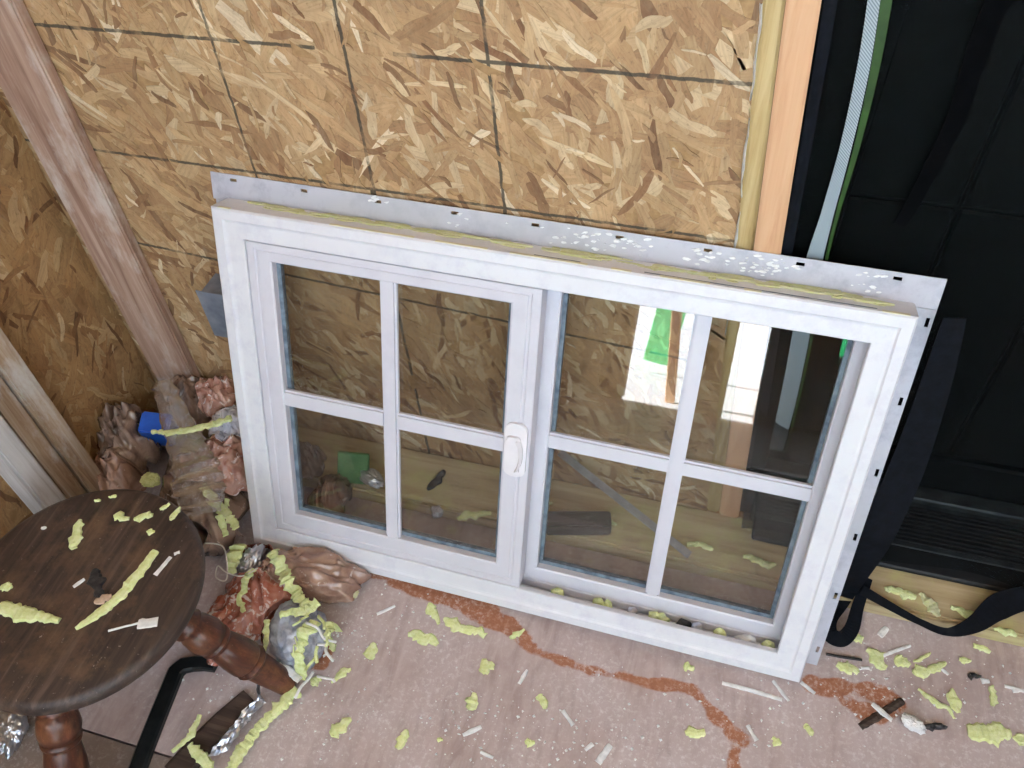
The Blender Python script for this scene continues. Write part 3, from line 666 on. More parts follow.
M['brown_bag'] = plastic('brown_plastic_bag', lin(96, 76, 66), lin(148, 124, 110), 18, .18, 1, lin(196, 184, 178), .66)
M['pink_bag'] = plastic('pink_printed_bag', lin(176, 124, 110), lin(206, 168, 154), 26, .2, 1, lin(236, 228, 228), .58)
M['red_bag'] = plastic('red_orange_printed_bag', lin(160, 84, 62), lin(186, 130, 116), 22, .2, 1, lin(220, 204, 202), .54)
M['tan_bag'] = plastic('tan_plastic_sheet', lin(140, 108, 94), lin(176, 146, 130), 12, .2, 1, lin(212, 200, 192), .64)
M['blue'] = blotchy('blue_carton', lin(20, 80, 190), lin(34, 108, 220), 20, .4)
M['white_bag'] = plastic('white_blue_printed_wrapper', lin(214, 216, 226), lin(196, 198, 214), 30, .25, 1, lin(80, 96, 170), .64)
M['foil'] = NT('crumpled_foil').set(Metallic=.92, Roughness=.28).m; M['foil'].node_tree.nodes['Principled BSDF'].inputs['Base Color'].default_value = lin(206, 210, 220)
M['dull_foil'] = blotchy('dull_blue_grey_foil', lin(150, 156, 172), lin(190, 194, 206), 70, .5, .35, .9)
def clear_plastic():
    t = NT('clear_plastic_film'); n = t.t.nodes; n.remove(t.b); v = t.coord(); a = t.noise(v, 60, 5, .65, 1.2)
    bp = t.n('ShaderNodeBump'); bp.inputs['Strength'].default_value = .8; bp.inputs['Distance'].default_value = .005; t.l(a, bp.inputs['Height'])
    tr = t.n('ShaderNodeBsdfTransparent'); tr.inputs[0].default_value = (.95, .94, .935, 1)
    gl = t.n('ShaderNodeBsdfGlossy'); gl.inputs['Roughness'].default_value = .1; t.l(bp.outputs[0], gl.inputs['Normal'])
    df = t.n('ShaderNodeBsdfDiffuse'); df.inputs[0].default_value = lin(226, 220, 224)
    m1 = t.n('ShaderNodeMixShader'); m1.inputs[0].default_value = .10; t.l(tr.outputs[0], m1.inputs[1]); t.l(df.outputs[0], m1.inputs[2])
    m2 = t.n('ShaderNodeMixShader'); fr = t.n('ShaderNodeFresnel'); fr.inputs[0].default_value = 1.7; t.l(bp.outputs[0], fr.inputs['Normal'])
    t.l(fr.outputs[0], m2.inputs[0]); t.l(m1.outputs[0], m2.inputs[1]); t.l(gl.outputs[0], m2.inputs[2]); t.l(m2.outputs[0], t.out.inputs[0]); return t.m
M['clear'] = clear_plastic()
heap = [
    ('plastic_bag', (205, 505), .03, (.07, .10, .06), 'brown_bag', 1, .35, 'crumpled brown plastic bag behind the stool seat, under the clear sleeve'),
    ('plastic_bag', (135, 445), .06, (.055, .05, .07), 'brown_bag', 2, .35, 'brown plastic bag wrapped round the blue carton in the corner'),
    ('plastic_bag', (118, 482), .04, (.05, .05, .05), 'tan_bag', 3, .3, 'tan crumpled bag between the corner stud and the stool'),
    ('plastic_bag', (198, 412), .07, (.05, .05, .06), 'brown_bag', 4, .35, 'dark brown bag crumpled at the foot of the corner board'),
    ('plastic_bag', (228, 470), .06, (.055, .06, .05), 'pink_bag', 5, .35, 'pink printed plastic bag beside the window left edge'),
    ('plastic_wrapper', (232, 428), .10, (.04, .035, .03), 'white_bag', 6, .35, 'white wrapper with blue print by the window edge'),
    ('plastic_wrapper', (220, 398), .11, (.04, .03, .03), 'pink_bag', 16, .4, 'translucent pinkish wrapper on top of the corner heap'),
    ('insulation_bag', (262, 598), .02, (.075, .06, .035), 'red_bag', 7, .3, 'red-orange printed bag on the floor below the window corner'),
    ('insulation_bag', (235, 625), .02, (.05, .06, .03), 'red_bag', 8, .3, 'pinkish red bag corner against the turned stool leg'),
    ('plastic_sheet', (318, 575), .02, (.078, .045, .028), 'tan_bag', 9, .22, 'tan plastic sheet bunched under the window sill'),
    ('foil_ball', (300, 636), .03, (.046, .054, .045), 'dull_foil', 10, .22, 'blue-grey foil ball with yellow foam beside the stool leg'),
    ('foil_wad', (252, 560), .035, (.028, .02, .02), 'foil', 11, .4, 'small crinkled silver wad at the window bottom left corner'),
    ('foil_wad', (12, 726), .012, (.035, .02, .016), 'foil', 12, .4, 'crinkled silver foil on the floor under the stool'),
    ('foam_lump', (101, 470), .03, (.024, .022, .018), 'foam', 13, .25, 'yellow foam lump at the bottom of the side wall'),
    ('foam_lump', (150, 480), .075, (.018, .014, .012), 'foam', 14, .3, 'yellow foam lump in the corner heap behind the seat'),
    ('paper_wad', (914, 724), .009, (.009, .017, .010), 'chip', 15, .35, 'crumpled white paper at the lower right of the floor'),
    ('foam_lump', (345, 585), .012, (.03, .02, .013), 'foam_stain', 17, .4, 'dusty grey-yellow foam mound under the sill'),
]
for (nm, px, z, sz, mt, sd, am, lab) in heap:
    o = (film(nm, px, z, (sz[0] * 1.1, sz[1] * 1.1, sz[2] * 1.25), M[mt], sd, sd * .7) if 'plastic' in nm or 'bag' in nm else crumple(nm, px, z, sz, M[mt], sd, am, 2.6, sd * .7)); tag(o, lab, 'foam' if 'foam' in nm else ('foil' if 'foil' in nm else ('paper' if 'paper' in nm else 'bag')))
# blue carton
bc = fl((158, 428), .10); o = bm_obj('blue_carton', box_bm(-.026, .026, -.02, .02, -.045, .03, .003, 2), M['blue']); o.location = bc; o.rotation_euler = (.35, .25, .3); tag(o, 'bright blue carton half wrapped in the brown bag', 'carton')
# clear plastic sleeve: a flattened crinkled tube
def sleeve():
    pth = [((161, 383), .20, 10), ((168, 398), .19, 12), ((178, 425), .165, 15), ((190, 452), .14, 19), ((198, 478), .115, 24), ((203, 500), .10, 24), ((205, 522), .08, 19)]
    r = random.Random(4); V = []; F = []; n = 14; P = []; 
    for i in range(len(pth) - 1):
        a, b = fl(pth[i][0], pth[i][1]), fl(pth[i + 1][0], pth[i + 1][1])
        for k in range(6): f = k / 6; P.append((a.lerp(b, f), pth[i][2] * (1 - f) + pth[i + 1][2] * f))
    P.append((fl(pth[-1][0], pth[-1][1]), pth[-1][2]))
    for i, (p, w_) in enumerate(P):
        d_ = (P[min(i + 1, len(P) - 1)][0] - P[max(i - 1, 0)][0]).normalized(); s = d_.cross(Vector((0, 0, 1))).normalized(); u_ = s.cross(d_).normalized()
        for k in range(n):
            a = 2 * math.pi * k / n; q = 1 + .28 * noise.noise(Vector((math.cos(a) * 2, math.sin(a) * 2, i * .55))) + r.uniform(-.06, .06)
            V.append(p + s * math.cos(a) * w_ * .0017 * q + u_ * math.sin(a) * .009 * q)
    for i in range(len(P) - 1):
        for k in range(n): m = (k + 1) % n; F.append([i * n + k, i * n + m, (i + 1) * n + m, (i + 1) * n + k])
    o = mesh('plastic_sleeve', V, F, M['clear']); tag(o, 'crinkled clear plastic sleeve standing up from the corner heap', 'sleeve')
sleeve()
# larger foam strips of the heap
FS = [([(152, 432), (170, 433), (190, 430), (212, 425), (232, 418)], [5, 8, 9, 10, 9], .165, .008, 'bright foam strip lying across the clear sleeve'),
      ([(273, 552), (284, 574), (296, 596), (310, 610)], [12, 15, 13, 12], [.05, .045, .05, .06], .008, 'wide foam strip hanging from the window bottom left corner'),
      ([(255, 571), (245, 588), (240, 602), (248, 617)], [8, 9, 7, 5], [.055, .06, .055, .05], .006, 'curved thin foam strip on the red bag'),
      ([(240, 545), (236, 560), (231, 574)], [14, 18, 8], .045, .008, 'foam piece beside the window bottom left corner'),
      ([(318, 602), (306, 612), (292, 612), (280, 616)], [14, 10, 9, 6], .078, .008, 'foam strip draped over the top of the foil ball'),
      ([(314, 622), (308, 640), (303, 660), (301, 680)], [16, 15, 11, 10], [.07, .06, .04, .02], .008, 'foam strip running down the front of the foil ball'),
      ([(298, 690), (280, 706), (258, 728), (240, 752), (228, 775)], [16, 14, 13, 12, 12], .012, .007, 'long foam strip beside the foil-faced stick'),
      ([(190, 745), (202, 757), (212, 772)], [8, 12, 10], .016, .007, 'foam strip crossing the dark stick at the lower edge'),
      ([(200, 715), (192, 735), (172, 752)], [5, 9, 4], .02, .005, 'pointed foam sliver left of the dark stick'),
      ([(207, 494), (224, 512), (238, 528)], [9, 12, 8], .085, .006, 'foam piece against the window edge above the floor'),
      ([(230, 505), (222, 522), (226, 536)], [7, 9, 6], .07, .006, 'small upright foam piece left of the window jamb'),
      ([(338, 632), (336, 646), (333, 656)], [9, 10, 5], .004, .008, 'foam piece right of the foil ball near its base'),
      ([(270, 625), (268, 640), (262, 655)], [6, 7, 5], .05, .006, 'yellow foam sliver left of the foil ball')]
for k, (pth, wd, z, t_, lab) in enumerate(FS): tag(scrap('foam_strip', pth, wd, z, t_ * .7, M['foam'], .5, 50 + k), lab, 'foam')
# white wire loop
def tube(name, pts, rad, mat, parent=None, n=8, sub=6):
    P = []; 
    for i in range(len(pts) - 1):
        p0, p1, p2, p3 = pts[max(i - 1, 0)], pts[i], pts[i + 1], pts[min(i + 2, len(pts) - 1)]
        for k in range(sub):
            t = k / sub; P.append(.5 * ((2 * p1) + (p2 - p0) * t + (2 * p0 - 5 * p1 + 4 * p2 - p3) * t * t + (3 * p1 - p0 - 3 * p2 + p3) * t ** 3))
    P.append(pts[-1]); V = []; F = []
    for i, p in enumerate(P):
        d_ = (P[min(i + 1, len(P) - 1)] - P[max(i - 1, 0)]).normalized(); s = d_.cross(Vector((.03, .02, 1))).normalized(); u_ = s.cross(d_)
        for k in range(n): a = 2 * math.pi * k / n; V.append(p + (s * math.cos(a) + u_ * math.sin(a)) * rad)
    for i in range(len(P) - 1):
        for k in range(n): m = (k + 1) % n; F.append([i * n + k, i * n + m, (i + 1) * n + m, (i + 1) * n + k])
    F += [list(range(n))[::-1], [(len(P) - 1) * n + k for k in range(n)]]
    return mesh(name, V, F, mat, parent, True)
M['cord'] = blotchy('white_cord', lin(206, 200, 190), lin(222, 218, 210), 40, .5)
tag(tube('white_wire', [fl(p, z) for p, z in (((205, 543), .06), ((222, 546), .065), ((227, 562), .065), ((226, 580), .06), ((216, 577), .055), ((218, 566), .06), ((226, 572), .065), ((242, 576), .07), ((258, 568), .07))], .0012, M['cord']), 'thin white wire looping beside the stool rim', 'wire')

rf = random.Random(77)
for k in range(14):
    if k == 5: continue
    cx, cy = rf.uniform(292, 328), rf.uniform(606, 690); an = rf.uniform(-1.0, 1.0) + 1.4; ln = rf.uniform(8, 22); zz = .085 if cy < 640 else .085 - (cy - 640) * .0014
    pts = [fl((cx + math.cos(an) * ln * f + rf.uniform(-3, 3), cy + math.sin(an) * ln * f * .7 + rf.uniform(-3, 3)), max(.006, zz + rf.uniform(-.006, .006))) for f in (-1, -.3, .3, 1)]
    fb_ = tube('foam_fibre', pts, rf.uniform(.0012, .003), M['foam' if k % 3 else 'chip'], bpy.data.objects['foil_ball'], 6, 4); fb_.location = -bpy.data.objects['foil_ball'].location
# pry bar on the floor
M['steel'] = blotchy('black_steel', lin(16, 20, 22), lin(34, 38, 40), 40, .35, .3)
def bar(name, path, wpx, t_, mat, z0=0.0005):
    pts = [fl(p, z0) for p in path]; P = []; 
    for i in range(len(pts) - 1):
        for k in range(4): P.append((pts[i].lerp(pts[i + 1], k / 4), wpx[i] + (wpx[i + 1] - wpx[i]) * k / 4))
    P.append((pts[-1], wpx[-1])); V = []; F = []
    for i, (p, w_) in enumerate(P):
        d_ = (P[min(i + 1, len(P) - 1)][0] - P[max(i - 1, 0)][0]).normalized(); s = Vector((-d_.y, d_.x, 0)) * w_ * .00086; b = s * .25; up = Vector((0, 0, t_))
        V += [p - s, p - s + up * .7, p - s + b + up, p + s - b + up, p + s + up * .7, p + s]
    for i in range(len(P) - 1):
        for k in range(6): m = (k + 1) % 6; F.append([i * 6 + k, i * 6 + m, i * 6 + 6 + m, i * 6 + 6 + k])
    F += [list(range(6))[::-1], [(len(P) - 1) * 6 + k for k in range(6)]]
    o = mesh(name, V, F, mat); bm = bmesh.new(); bm.from_mesh(o.data); bmesh.ops.recalc_face_normals(bm, faces=bm.faces); bm.to_mesh(o.data); bm.free(); return o
tag(bar('pry_bar', [(217, 668), (206, 665), (195, 665), (184, 667), (177, 673), (173, 683), (160, 715), (147, 748), (136, 778), (122, 815)], [9, 12, 13, 14, 15, 15, 15, 15, 15, 15], .012, M['steel']), 'black steel pry bar with a bent end lying under the stool', 'pry bar')
# dark stick with foil facing
stk = bar('foil_faced_stick', [(250, 697), (225, 722), (200, 748), (175, 776)], [16, 22, 24, 24], .008, M['stick']); tag(stk, 'dark wooden stick with torn foil facing at the lower left', 'stick')
V = []; F = []; pa = [fl(p, .006) for p in ((276, 684), (258, 706), (238, 730), (214, 762))]; nn = 8; cc = 0; rr = random.Random(8)
rows = []
for i in range(3):
    for k in range(6): rows.append(pa[i].lerp(pa[i + 1], k / 6))
for i, p in enumerate(rows):
    for k in range(nn): V.append(p + Vector((.72, .5, 0)) * (.030 * (k / (nn - 1) - .5)) * (1 + .3 * rr.uniform(-1, 1)) + Vector((0, 0, .004 + rr.uniform(0, .009))))
for i in range(len(rows) - 1):
    for k in range(nn - 1): F.append([i * nn + k, i * nn + k + 1, (i + 1) * nn + k + 1, (i + 1) * nn + k])
o = mesh('foil_facing', V, F, M['foil'], stk); sm = o.modifiers.new('thick', 'SOLIDIFY'); sm.thickness = .0006
# white plastic shard near the stool foot
bit((290, 672), 26, 10, 40, z=.03, t=.004, mat='chip', name='white_shard', label='white plastic shard at the foot of the stool leg', cat='debris')

# grey electrical box on the wall behind the window edge
M['grey_box'] = blotchy('grey_steel_box', lin(112, 120, 136), lin(138, 146, 160), 30, .45, .3)
ob = empty('electrical_box', (-.625, -.001, .36)); tag(ob, 'grey electrical box on the OSB wall behind the window edge', 'box')
box('box_body', (-.035, .035, -.05, 0, -.045, .045), M['grey_box'], ob, .003, 2); box('box_flange', (-.039, .039, -.052, -.0495, -.049, .049), M['grey_box'], ob, .0008)

# ------------------------------------------------------------------ things on the plate behind the window, seen through the glass
zp = .0345
def plate_pt(px, y): return hit(px, 1, y)
wbk = bm_obj('wood_block', box_bm(-.055, .055, -.016, .016, 0, .03, .003, 2), M['stick']); q = fl((578, 528), zp); wbk.location = (q.x, q.y, zp); wbk.rotation_euler = (0, 0, .25); tag(wbk, 'dark wood block on the sole plate seen through the lower pane', 'wood')
M['grey_strip'] = blotchy('grey_metal_strip', lin(150, 152, 158), lin(180, 182, 186), 40, .45, .4)
a, b = plate_pt((560, 452), -.006), fl((690, 555), zp + .004); d_ = b - a; s = Vector((0, 0, 1)).cross(d_).normalized() * .007; up = d_.cross(s).normalized() * .002
V = [a - s, a + s, b + s, b - s, a - s - up, a + s - up, b + s - up, b - s - up]
tag(mesh('metal_strip', V, [[0, 1, 2, 3], [7, 6, 5, 4], [0, 4, 5, 1], [1, 5, 6, 2], [2, 6, 7, 3], [3, 7, 4, 0]], M['grey_strip']), 'grey metal strip slanting down behind the lower right panes', 'strip')
for (p, ln, wd, an, mt, nm, lab, ct) in [((436, 481), 26, 12, -50, 'dark_scrap', 'dark_scrap', 'dark scrap on the sole plate behind the lower left sash', 'debris'), ((475, 515), 34, 12, -12, 'foam', 'foam_strip', 'foam strip on the plate seen through the lower left sash', 'foam'),
        ((610, 522), 14, 8, 20, 'foam', 'foam_scrap', 'foam crumb on the plate behind the dark block', 'foam'), ((700, 545), 26, 9, 12, 'foam', 'foam_scrap', 'foam scrap on the plate at the foot of the orange stud', 'foam'), ((760, 562), 34, 10, 14, 'foam', 'foam_scrap', 'foam scrap on the plate behind the lower right pane', 'foam'),
        ((900, 594), 34, 14, 20, 'foam', 'foam_scrap', 'foam scrap on the plate under the ribbed threshold', 'foam'), ((930, 606), 30, 12, 50, 'foam_stain', 'foam_scrap', 'dusty foam scrap on the plate inside the hem curve', 'foam'), ((965, 612), 30, 10, 14, 'foam', 'foam_scrap', 'foam scrap on the plate right of the hem curve', 'foam'), ((1005, 632), 24, 8, 16, 'foam', 'foam_scrap', 'foam scrap on the plate at the right picture edge', 'foam'), ((540, 500), 26, 10, 10, 'foam_stain', 'foam_scrap', 'dusty foam scrap left of the dark wood block', 'foam')]:
    bit(p, ln, wd, an, z=zp, t=.006, mat=mt, name=nm, label=lab, cat=ct)
gc = bm_obj('green_carton', box_bm(-.028, .028, -.004, .004, 0, .06, .002), blotchy('dull_green_card', lin(70, 110, 66), lin(96, 136, 86), 30, .7)); q = fl((352, 480), .045); gc.location = (q.x, q.y, .036); gc.rotation_euler = (-.5, .1, .2); tag(gc, 'dull green card standing behind the lower left pane', 'card')
for (px, z, sz, mt, sd, lab) in [((372, 478), .05, (.025, .016, .012), 'foil', 31, 'silver foil scrap behind the left muntin'), ((310, 465), .05, (.03, .03, .05), 'brown_bag', 32, 'brown bag behind the lower left pane'), ((330, 500), .03, (.05, .035, .04), 'brown_bag', 33, 'dark bag on the plate behind the lower left pane'), ((437, 512), .04, (.012, .01, .01), 'foil', 34, 'tiny foil scrap behind the left sash')]:
    o = crumple('foil_wad', px, z, sz, M[mt], sd, .35, 2.6, sd) if mt == 'foil' else film('plastic_bag', px, z, sz, M[mt], sd, sd); tag(o, lab, 'foil' if mt == 'foil' else 'bag')
# debris lying in the window's lower track
tr_bits = [(.535, .012, 'foam'), (.60, .010, 'foam'), (.615, .008, 'foam'), (.69, .013, 'foam'), (.70, .012, 'foam'), (.735, .012, 'dark_scrap'), (.755, .010, 'foil'), (.79, .009, 'foam'), (.83, .016, 'chip'), (.862, .010, 'foam'), (.655, .008, 'foil')]
bmx = {}
for k, (x, s, mt) in enumerate(tr_bits):
    rr = random.Random(k); bm = bmesh.new(); bmesh.ops.create_icosphere(bm, subdivisions=2, radius=1)
    for v in bm.verts: n_ = 1 + .4 * noise.noise(v.co * 1.7 + Vector((k, 0, 0))); v.co = Vector((x + v.co.x * s * n_, .026 + v.co.y * .009 * n_, .034 + v.co.z * .010 * n_))
    bm_obj('track_debris', bm, M[mt], win)

# ------------------------------------------------------------------ black mesh screen over the doorway
def mesh_cloth(name, dens, col):
    t = NT(name); n = t.t.nodes; uvn = t.n('ShaderNodeUVMap', uv_map='weave'); sep = t.n('ShaderNodeSeparateXYZ'); t.l(uvn.outputs[0], sep.inputs[0])
    v = t.coord(); a = t.noise(v, 8, 4, .6)
    f = t.math('ADD', dens, t.math('MULTIPLY', t.math('SUBTRACT', a, .5), .25), True)
    tr = t.n('ShaderNodeBsdfTransparent'); mx = t.n('ShaderNodeMixShader'); t.base(col); t.set(Roughness=.7); t.b.inputs['Specular IOR Level'].default_value = .12
    t.l(f, mx.inputs[0]); t.l(tr.outputs[0], mx.inputs[1]); t.l(t.b.outputs[0], mx.inputs[2]); t.l(mx.outputs[0], t.out.inputs[0]); return t.m
M['dark_band'] = blotchy('black_band_cloth', lin(2, 3, 4), lin(5, 6, 8), 60, .9, spec=.05)
M['mesh'] = mesh_cloth('black_mesh', .58, lin(5, 8, 10)); M['webbing'] = blotchy('black_webbing', lin(5, 8, 13), lin(12, 16, 25), 90, .8, bump=.3, spec=.15)
def webbing(name, c1, c2):
    t = NT(name); v = t.coord(); wv = t.n('ShaderNodeTexWave', wave_type='BANDS', bands_direction='DIAGONAL'); wv.inputs['Scale'].default_value = 190; t.l(v, wv.inputs[0])
    t.base(t.ramp(wv.outputs['Fac'], [(.2, c1), (.8, c2)])); t.set(Roughness=.6); return t.m
M['grey_tape'] = webbing('grey_woven_tape', lin(110, 124, 134), lin(160, 174, 182)); M['green_pipe'] = blotchy('green_piping', lin(28, 56, 14), lin(44, 80, 24), 30, .5)
sc = empty('mesh_screen', (.6, -.03, 0)); tag(sc, 'black mesh door screen hanging over the dark door at the right', 'screen')
def sheet(name, fn, nu, nv, mat, parent, thick=.0006):
    V = [fn(i / nu, j / nv) - sc.location for j in range(nv + 1) for i in range(nu + 1)]; F = [[j * (nu + 1) + i, j * (nu + 1) + i + 1, (j + 1) * (nu + 1) + i + 1, (j + 1) * (nu + 1) + i] for j in range(nv) for i in range(nu)]
    o = mesh(name, V, F, mat, parent, True); o.data.uv_layers.new(name='weave'); return o
def scr(u, v):
    z = .075 + 1.95 * v; x = .228 - .07 * z + (.95 + .07 * z) * u
    y = .012 - .085 * max(0, 1 - z / .45) ** 1.5 + .006 * math.sin(u * 23 + v * 3) + .005 * noise.noise(Vector((u * 9, v * 6, 0)))
    return Vector((x, y, z))
sheet('mesh_panel', scr, 90, 40, M['mesh'], sc)
def ribbon(name, pts, wid, mat, parent, side=None, sub=6, thick=.0016, nrm=None):
    """flat strap along 3-D points; wid in metres (one or a list); side = width direction"""
    P = []; Wl = wid if isinstance(wid, list) else [wid] * len(pts); WW = []
    for i in range(len(pts) - 1):
        p0, p1, p2, p3 = pts[max(i - 1, 0)], pts[i], pts[i + 1], pts[min(i + 2, len(pts) - 1)]
        for k in range(sub):
            t = k / sub; P.append(.5 * ((2 * p1) + (p2 - p0) * t + (2 * p0 - 5 * p1 + 4 * p2 - p3) * t * t + (3 * p1 - p0 - 3 * p2 + p3) * t ** 3)); WW.append(Wl[i] * (1 - t) + Wl[i + 1] * t)
    P.append(pts[-1]); WW.append(Wl[-1]); V = []; F = []; off = parent.location if parent else Vector()
    for i, p in enumerate(P):
        d_ = (P[min(i + 1, len(P) - 1)] - P[max(i - 1, 0)]).normalized(); s = d_.cross(nrm) if nrm else side - d_ * side.dot(d_); s = s.normalized() * WW[i] / 2; nn_ = d_.cross(s).normalized() * thick / 2
        V += [p - s - nn_ - off, p + s - nn_ - off, p + s + nn_ - off, p - s + nn_ - off]
    for i in range(len(P) - 1):
        for k in range(4): m = (k + 1) % 4; F.append([i * 4 + k, i * 4 + m, i * 4 + 4 + m, i * 4 + 4 + k])
    n = len(P) - 1; F += [[3, 2, 1, 0], [n * 4 + k for k in range(4)]]
    return mesh(name, V, F, mat, parent)
X = Vector((1, 0, 0)); Yv = Vector((0, 1, 0))
wy = .0
def wp(px, y=wy): return hit(px, 1, y)
# black edge binding on the stud side and the grey woven strip with green piping
ribbon('edge_binding', [wp((850, -140), .0), wp((831, 0), .0), wp((809, 130), .0), wp((787, 255), .0), wp((765, 400), .0), Vector((.228, -.01, .08))], .012, M['webbing'], sc, X)
tp = [wp((888, -110)), wp((874, 0)), wp((862, 75)), wp((845, 150)), wp((827, 215)), wp((812, 270)), wp((800, 340)), wp((788, 400)), wp((776, 450))]
o = ribbon('woven_strip', tp, [.012, .011, .012, .012, .014, .020, .022, .022, .02], M['grey_tape'], sc, X); o['label'] = 'grey woven strip down the black screen'
tp2 = [p + Vector((.011 + .003 * (k > 4), .001, 0)) for k, p in enumerate(tp)]
ribbon('green_piping', tp2, [.009, .010, .008, .006, .004, .003, .003, .003, .003], M['green_pipe'], sc, X)
# dark opaque band slanting across the screen
for pts, wd in (([(1060, -60), (1000, 0), (975, 60), (955, 120), (925, 180), (900, 225)], [.022, .022, .02, .018, .016, .014]),):
    ribbon('screen_band', [wp(p, -.005) for p in pts], wd, M['dark_band'], sc, X)
# the loose hem: comes down beside the window, loops on the floor, then swings right along the plate
hem = [hit((955, 318), 1, -.05), hit((934, 390), 1, -.065), hit((906, 470), 1, -.09), hit((872, 545), 1, -.125), fl((842, 596), .03), fl((829, 618), .022), fl((830, 634), .016), fl((842, 639), .016), fl((852, 628), .02), fl((858, 606), .03), fl((868, 578), .05)]
ribbon('hem_loop', hem, [.024, .036, .044, .044, .032, .026, .024, .024, .022, .018, .014], M['webbing'], sc, None, nrm=Vector((0, -.6, .8)))
h2 = [fl((862, 590), .05), fl((890, 606), .045), fl((920, 622), .042), fl((948, 632), .04), fl((975, 624), .045), fl((1000, 606), .055), fl((1040, 596), .06), fl((1090, 602), .06)]
ribbon('bottom_hem', h2, [.016, .013, .010, .012, .026, .040, .034, .034], M['webbing'], sc, None, nrm=Vector((0, -.6, .8)))
# twisted dark rod
tag(tube('threaded_rod', [fl((826, 654), .003), fl((842, 657), .003), fl((862, 660), .003)], .0022, M['dark_scrap']), 'dark threaded rod on the floor right of the window corner', 'rod')

tp3 = bm_obj('green_tarp', box_bm(-.12, .12, -.01, .01, 0, 1.0, .004), M['green']); tp3.location = (.72, -3.0, -.03); tag(tp3, 'wide green tarp outside the gap right of the doorway', 'cloth')
# ------------------------------------------------------------------ outside, mirrored in the panes
tarp = bm_obj('green_tarp', box_bm(-.07, .07, -.01, .01, 0, 1.0, .004), M['green']); tarp.location = (-.145, -3.0, .02); tarp.rotation_euler = (0, .08, 0); tag(tarp, 'bright green cloth strip hanging outside the doorway', 'cloth')
stx = bm_obj('leaning_pole', box_bm(-.02, .02, -.02, .02, 0, 1.4, .004), M['stud_orange']); stx.location = (-.02, -2.3, -.03); stx.rotation_euler = (0, -.10, 0); tag(stx, 'thin wooden pole leaning outside the doorway', 'pole')

# ------------------------------------------------------------------ let the loose heap rest on itself instead of passing through
from mathutils.bvhtree import BVHTree
bpy.context.view_layer.update()
O_ = bpy.data.objects
def bvh(o):
    return BVHTree.FromPolygons([o.matrix_world @ v.co for v in o.data.vertices], [tuple(p.vertices) for p in o.data.polygons])
LEGS = []
for lg in [c for c in st.children if c.name.startswith('leg')]:
    f0 = lg.matrix_world @ Vector((0, 0, 0)); f1 = lg.matrix_world @ Vector((0, 0, ZS)); LEGS.append((f0, (f1 - f0) / (f1.z - f0.z)))
WI = win.matrix_world.inverted()
def clear_solids(p, solids):
    for (f0, sl_) in LEGS:                                     # turned legs: slide round them
        c = f0 + sl_ * (p.z - f0.z); d = Vector((p.x - c.x, p.y - c.y, 0))
        if d.length < .038 and p.z < ZS - .02: p = p + (d.normalized() if d.length > 1e-5 else Vector((1, 0, 0))) * (.038 - d.length)
    for (c, rx) in solids:                                     # round things standing in the heap
        d = Vector((p.x - c.x, p.y - c.y, 0))
        if d.length < rx: p = p + (d.normalized() if d.length > 1e-5 else Vector((1, 0, 0))) * (rx - d.length)
    q = WI @ p                                                 # the window: stay in front of it
    if -.03 < q.x < W + .03 and -.05 < q.z < H and -.006 < q.y < .05: q.y = -.006; p = win.matrix_world @ q; p.z = max(p.z, .001)
    return p
def top_at(trees, x, y):
    h = None
    for t in trees:
        r_ = t.ray_cast(Vector((x, y, .6)), Vector((0, 0, -1)))
        if r_[0] is not None: h = r_[0].z if h is None else max(h, r_[0].z)
    return h
def settle(o, below, solids=(), ring=1, gap=.0035):
    mw = o.matrix_world.copy(); iv = mw.inverted(); vs = o.data.vertices; n_ = len(vs)
    P_ = [mw @ v.co for v in vs]
    if ring == 1: P_ = [clear_solids(p, solids) for p in P_]
    up_ = []
    for p in P_:
        h = 0
        for (dx, dy) in ((0, 0), (.003, 0), (-.003, 0), (0, .003), (0, -.003)):
            t_ = top_at(below, p.x + dx, p.y + dy)
            if t_ is not None: h = max(h, t_ + gap - p.z)
        up_.append(h)
    if ring == 0: up_ = [max(up_)] * n_
    elif ring > 1: up_ = [max(up_[(i // ring) * ring:(i // ring) * ring + ring]) for i in range(n_)]
    for v, p, h in zip(vs, P_, up_): v.co = iv @ (p + Vector((0, 0, h)))
    o.data.update(); return o
def rad(o): return max(Vector((v.co.x, v.co.y, 0)).length for v in o.data.vertices)
ball = O_['foil_ball']; wad = O_['foil_wad']; cart = O_['blue_carton']
SOL = [(ball.matrix_world.translation, rad(ball) + .003), (wad.matrix_world.translation, rad(wad) + .003)]
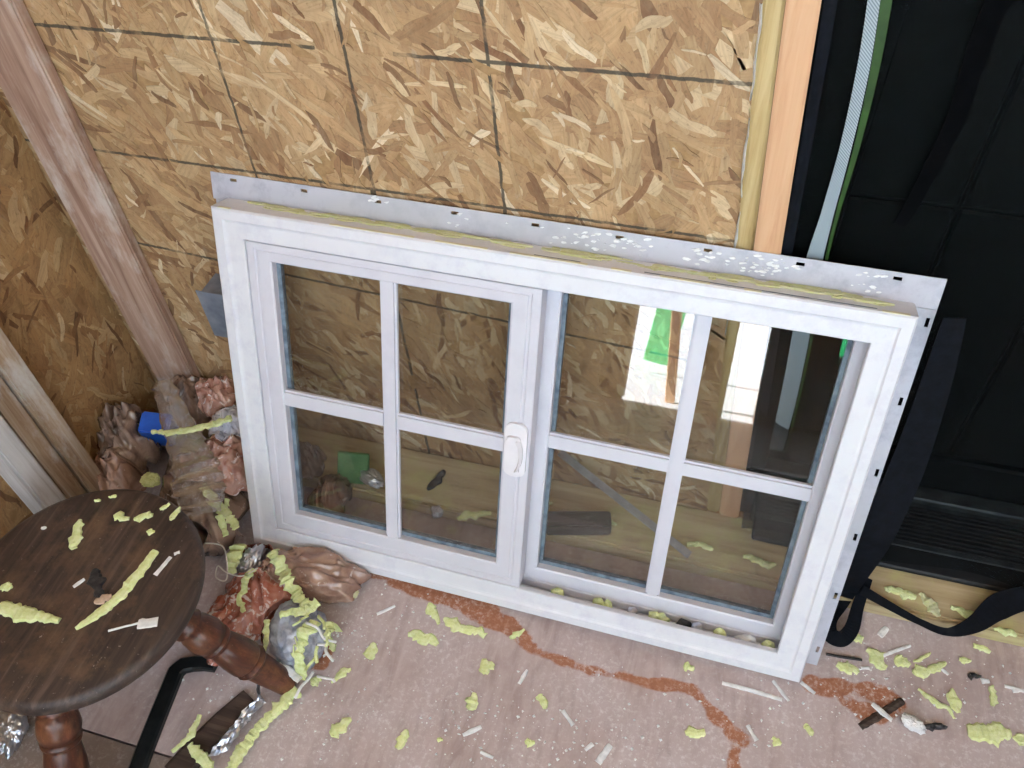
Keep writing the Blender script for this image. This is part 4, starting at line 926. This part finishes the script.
for names in (('plastic_bag', 'plastic_bag.004', 'plastic_bag.003', 'plastic_wrapper', 'plastic_wrapper.001'), ('plastic_bag.002', 'plastic_bag.001'), ('insulation_bag.001', 'insulation_bag', 'plastic_sheet')):
    done = []
    for nm in names: done.append(bvh(settle(O_[nm], done, SOL)))
films = [bvh(O_[n_]) for n_ in ('plastic_bag', 'plastic_bag.001', 'plastic_bag.002', 'plastic_bag.003', 'plastic_bag.004', 'plastic_wrapper', 'plastic_wrapper.001', 'insulation_bag', 'insulation_bag.001', 'plastic_sheet')]
settle(O_['plastic_sleeve'], films, ring=14)
for o in [x for x in O_ if x.name.startswith('foam_strip') and x.matrix_world.translation.x < -.25 and x.matrix_world.translation.z < .2 and x.matrix_world.translation.y > -.55]: settle(o, films + [bvh(ball), bvh(wad)], ring=5)
# where a film still meets something solid it is open (torn) there
def tear(nm, others):
    o = O_[nm]; off_ = Vector((0, 0, .0022)); tr_ = [t for x in others for t in (bvh(x),)]
    for _ in range(10):
        bad = set()
        for sg in (Vector(), off_, -off_, Vector((.0015, .001, 0)), Vector((-.0015, -.001, 0))):
            me_ = BVHTree.FromPolygons([o.matrix_world @ v.co + sg for v in o.data.vertices], [tuple(p.vertices) for p in o.data.polygons])
            for t in tr_: bad |= {i for i, j in me_.overlap(t)}
        if not bad: break
        bm = bmesh.new(); bm.from_mesh(o.data); bm.faces.ensure_lookup_table()
        bmesh.ops.delete(bm, geom=[bm.faces[i] for i in bad], context='FACES'); bm.to_mesh(o.data); bm.free(); o.data.update()
lgs = [c for c in st.children if c.name.startswith('leg')]
for nm, ot in (('plastic_bag', lgs), ('plastic_bag.001', [cart, O_['plastic_bag.002']]), ('plastic_bag.003', [cart]), ('insulation_bag', [wad]), ('plastic_sheet', [O_['insulation_bag'], O_['foam_strip.003']]), ('plastic_sleeve', [O_['plastic_bag'], O_['plastic_bag.004']])): tear(nm, ot)
fol = [bvh(x) for x in lgs] + [bvh(x) for x in O_ if x.name.startswith('foam_strip')]
for x in [x for x in O_ if x.name.startswith('foam_fibre')]:
    if any(bvh(x).overlap(t) for t in fol): O_.remove(x)
settle(O_['foil_facing'], [], ())
